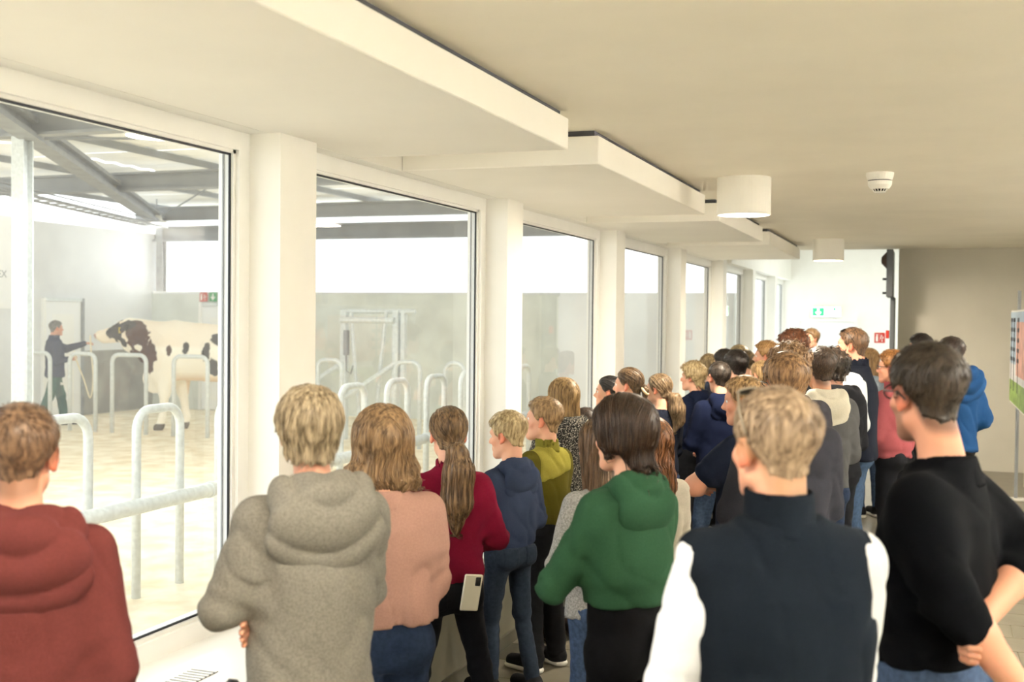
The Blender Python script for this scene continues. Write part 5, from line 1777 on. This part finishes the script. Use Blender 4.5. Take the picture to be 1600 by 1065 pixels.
# local: +Y forward (towards the handler), z up, origin under the shoulders
z_ = np.array
trunk = [Ell((0, 0.05, 1.20), (0.34, 0.55, 0.42)), Ell((0, -0.55, 1.17), (0.36, 0.62, 0.40), 0.2), Ell((0, -1.15, 1.20), (0.33, 0.55, 0.36), 0.2), Ell((0, -1.50, 1.24), (0.27, 0.34, 0.32), 0.15),
         Cap((0, -1.6, 1.50), (0, 0.1, 1.58), 0.10, 0.13, 0.16), Ell((0, 0.32, 0.98), (0.24, 0.26, 0.30), 0.12)]
neck = [Cap((0, 0.22, 1.32), (0, 0.86, 1.47), 0.31, 0.21, 0.16), Cap((0, 0.15, 1.50), (0, 0.8, 1.62), 0.17, 0.12, 0.14), Cap((0, 0.45, 1.02), (0, 0.95, 1.30), 0.07, 0.06, 0.14), Ell((0, 0.46, 0.80), (0.07, 0.22, 0.24), 0.1)]
hd_a, hd_b = V(0, 0.98, 1.58), V(0, 1.50, 1.46)
headp = [Ell((0, 1.00, 1.56), (0.155, 0.19, 0.17), 0.08), Cap((0, 1.05, 1.54), (0, 1.42, 1.475), 0.125, 0.085, 0.06), Ell((0, 1.47, 1.465), (0.088, 0.075, 0.075), 0.04), Cap((0, 1.0, 1.46), (0, 1.40, 1.40), 0.085, 0.055, 0.06), Ell((0, 0.92, 1.70), (0.09, 0.07, 0.06), 0.06)]
for sg in (-1, 1):
    headp += [Ell((sg * 0.125, 1.13, 1.60), (0.035, 0.05, 0.04), 0.04), Ell((sg * 0.045, 1.525, 1.48), (0.022, 0.02, 0.02), 0.02)]
    headp += [Cap((sg * 0.13, 0.90, 1.64), (sg * 0.34, 0.84, 1.58), 0.045, 0.03, 0.03, (0, 0.25, 1), 0.6), Cap((sg * 0.26, 0.86, 1.60), (sg * 0.38, 0.83, 1.54), 0.07, 0.02, 0.03, (0.1, 1, 0.25), 0.3)]
leg = []
for sg, dy in ((-1, 0.10), (1, -0.10)):
    x = sg * 0.20
    leg += [Cap((x, 0.12, 1.08), (x, 0.14 + dy * 0.4, 0.60), 0.19, 0.105, 0.1, (1, 0, 0), 0.7), Cap((x, 0.14 + dy * 0.4, 0.60), (x, 0.12 + dy, 0.20), 0.075, 0.055, 0.04), Cap((x, 0.12 + dy, 0.20), (x, 0.15 + dy, 0.10), 0.058, 0.062, 0.03), Cap((x, 0.16 + dy, 0.075), (x, 0.19 + dy, 0.035), 0.072, 0.078, 0.02)]
    xr = sg * 0.21
    leg += [Cap((xr, -1.38, 1.12), (xr, -1.16, 0.80), 0.26, 0.15, 0.12, (1, 0, 0), 0.65), Cap((xr, -1.18, 0.80), (xr, -1.52, 0.54), 0.12, 0.07, 0.06), Cap((xr, -1.52, 0.54), (xr, -1.47, 0.18), 0.062, 0.052, 0.04), Cap((xr, -1.47, 0.18), (xr, -1.43, 0.09), 0.055, 0.06, 0.03), Cap((xr, -1.42, 0.075), (xr, -1.39, 0.035), 0.07, 0.076, 0.02)]
belly = [Cap((0, -0.75, 0.86), (0, -0.98, 0.80), 0.07, 0.04, 0.1), Ell((0, -1.32, 0.78), (0.11, 0.10, 0.16), 0.06)]
prims = trunk + neck + headp + leg + belly


def blob(P, y, z, ry, rz, sx=0, seed=0.0):
    n = (vnoise(P * 7 + seed) - 0.5) * 0.75 + (vnoise(P * 17 + seed) - 0.5) * 0.45
    d = np.sqrt(((P[:, 1] - y) / ry) ** 2 + ((P[:, 2] - z) / rz) ** 2) - 1 + n
    if sx:
        d = np.maximum(d, -P[:, 0] * sx)
    return d


def coat(Vt):
    P = Vt.astype(F32)
    cream, black, brown, tan = (np.array(lin(c)) for c in ((252, 245, 230), (36, 31, 32), (74, 40, 31), (222, 180, 132)))
    c = np.repeat(cream[None], len(P), 0)
    w = np.clip(0.38 * sstep(0.60, 0.40, np.abs(P[:, 2] - 1.52) / 0.4) * vnoise(P * 2.2 + 4) + 0.6 * sstep(0.95, 0.78, P[:, 2]) * (P[:, 1] < 0.0) * sstep(0.4, 0.7, P[:, 2]), 0, 0.6)
    c = c * (1 - w[:, None]) + tan * w[:, None]
    def put(d, col):
        nonlocal c
        m = sstep(0.04, -0.04, d)[:, None]
        c = c * (1 - m) + col * m
    neckd = np.minimum(blob(P, 0.66, 1.42, 0.22, 0.30, seed=2), np.minimum(blob(P, 0.44, 1.16, 0.20, 0.24, seed=5), blob(P, 0.62, 1.20, 0.2, 0.2, seed=6)))
    put(neckd, brown)
    put(blob(P, 0.62, 1.30, 0.10, 0.06, seed=8), cream)
    put(np.minimum(blob(P, 1.10, 1.54, 0.16, 0.16, seed=1), blob(P, 0.90, 1.64, 0.17, 0.07, seed=3)), black)
    put(np.minimum(blob(P, 0.95, 1.36, 0.09, 0.10, seed=4) + 0.25, 9.0), black)
    for (y, z, ry, rz, sd) in ((0.02, 1.24, 0.06, 0.10, 1.5), (-0.26, 1.30, 0.06, 0.10, 3), (-0.62, 1.22, 0.07, 0.17, 4.5), (-0.72, 1.00, 0.12, 0.16, 6), (-0.78, 1.46, 0.17, 0.11, 7), (-0.88, 1.18, 0.06, 0.09, 9), (-1.3, 1.2, 0.2, 0.2, 12), (-1.45, 0.8, 0.16, 0.2, 14)):
        put(blob(P, y, z, ry, rz, seed=sd) + 0.1, black if y < -0.1 else brown)
    put((P[:, 2] - 0.10) * 10 + 0 * P[:, 0], np.array(lin((96, 84, 70))))
    put(np.sqrt((P[:, 1] - 1.535) ** 2 + (P[:, 2] - 1.455) ** 2) * 12 - 0.6, np.array(lin((196, 150, 136))))
    return c


sdf_obj('body', prims, 0.016, M_attr('bull_coat', 0.75, bump=0.15, bscale=60, spec=0.2), bull, disp=lambda P: 0.010 * (vnoise(P * 9) - 0.5) + 0.012 * np.sin(P[:, 1] * 46 + 2 * vnoise(P * 5)) * np.exp(-((P[:, 1] - 0.72) / 0.18) ** 2) * (P[:, 2] < 1.4), tint=coat)
for sg in (-1, 1):
    obj('eye', MB().lathe([(0.0, -0.026), (0.02, -0.016), (0.026, 0), (0.02, 0.016), (0.0, 0.026)], 12), m_black, parent=bull, smooth=True, loc=(sg * 0.142, 1.145, 1.595))
    obj('ear_tag', MB().box((-0.035, -0.006, -0.05), (0.035, 0.006, 0.04), 0.004), M('tag_yellow', (236, 206, 70), 0.5), parent=bull, loc=(sg * 0.335, 0.885, 1.57))
obj('nose_ring', MB().tube([(0.03 * math.cos(t), 1.55 + 0.0 * t, 1.42 + 0.035 * math.sin(t)) for t in np.linspace(0, 6.283, 17)], 0.006, 6, cap=False), m_galv, parent=bull, smooth=True)
obj('tail', MB().tube([(0, -1.78, 1.48), (0, -1.88, 1.3), (0, -1.88, 0.95), (0.02, -1.86, 0.6), (0.02, -1.85, 0.42)], [0.05, 0.035, 0.025, 0.05, 0.01], 8), M('tail_hair', (228, 214, 190), 0.9), parent=bull, smooth=True)
# stand it so that the muzzle reaches the handler's hand
bull.rotation_euler = (0, 0, math.pi / 2 + 0.10)
rz_ = math.pi / 2 + 0.10
nose = np.array([-math.sin(rz_) * 1.54, math.cos(rz_) * 1.54])
bull.location = (float(bn_[0] - nose[0]), float(bn_[1] - nose[1]), 0.0)
# lead rope from the handler's lower hand
a_ = at_d(141, 524, 18.5)
b_ = at_d(116, 548, 18.45)
pts = [a_, a_ + np.array([0.02, 0.0, -0.28]), a_ + np.array([0.06, 0, -0.7]), a_ + np.array([0.0, 0, -1.0]), a_ + np.array([-0.12, 0, -0.72]), b_ + np.array([0.03, 0, -0.12]), b_]
sm = []
for i in range(len(pts) - 1):
    for t in np.linspace(0, 1, 5)[:-1]:
        p0, p1, p2, p3 = pts[max(i - 1, 0)], pts[i], pts[i + 1], pts[min(i + 2, len(pts) - 1)]
        sm.append(0.5 * ((2 * p1) + (-p0 + p2) * t + (2 * p0 - 5 * p1 + 4 * p2 - p3) * t * t + (-p0 + 3 * p1 - 3 * p2 + p3) * t ** 3))
lr = obj('lead_rope', MB().tube(sm + [pts[-1]], 0.012, 7), M('cream_rope', (232, 220, 190), 0.9), smooth=True, label='cream lead rope hanging between the handler and the bull', category='rope')
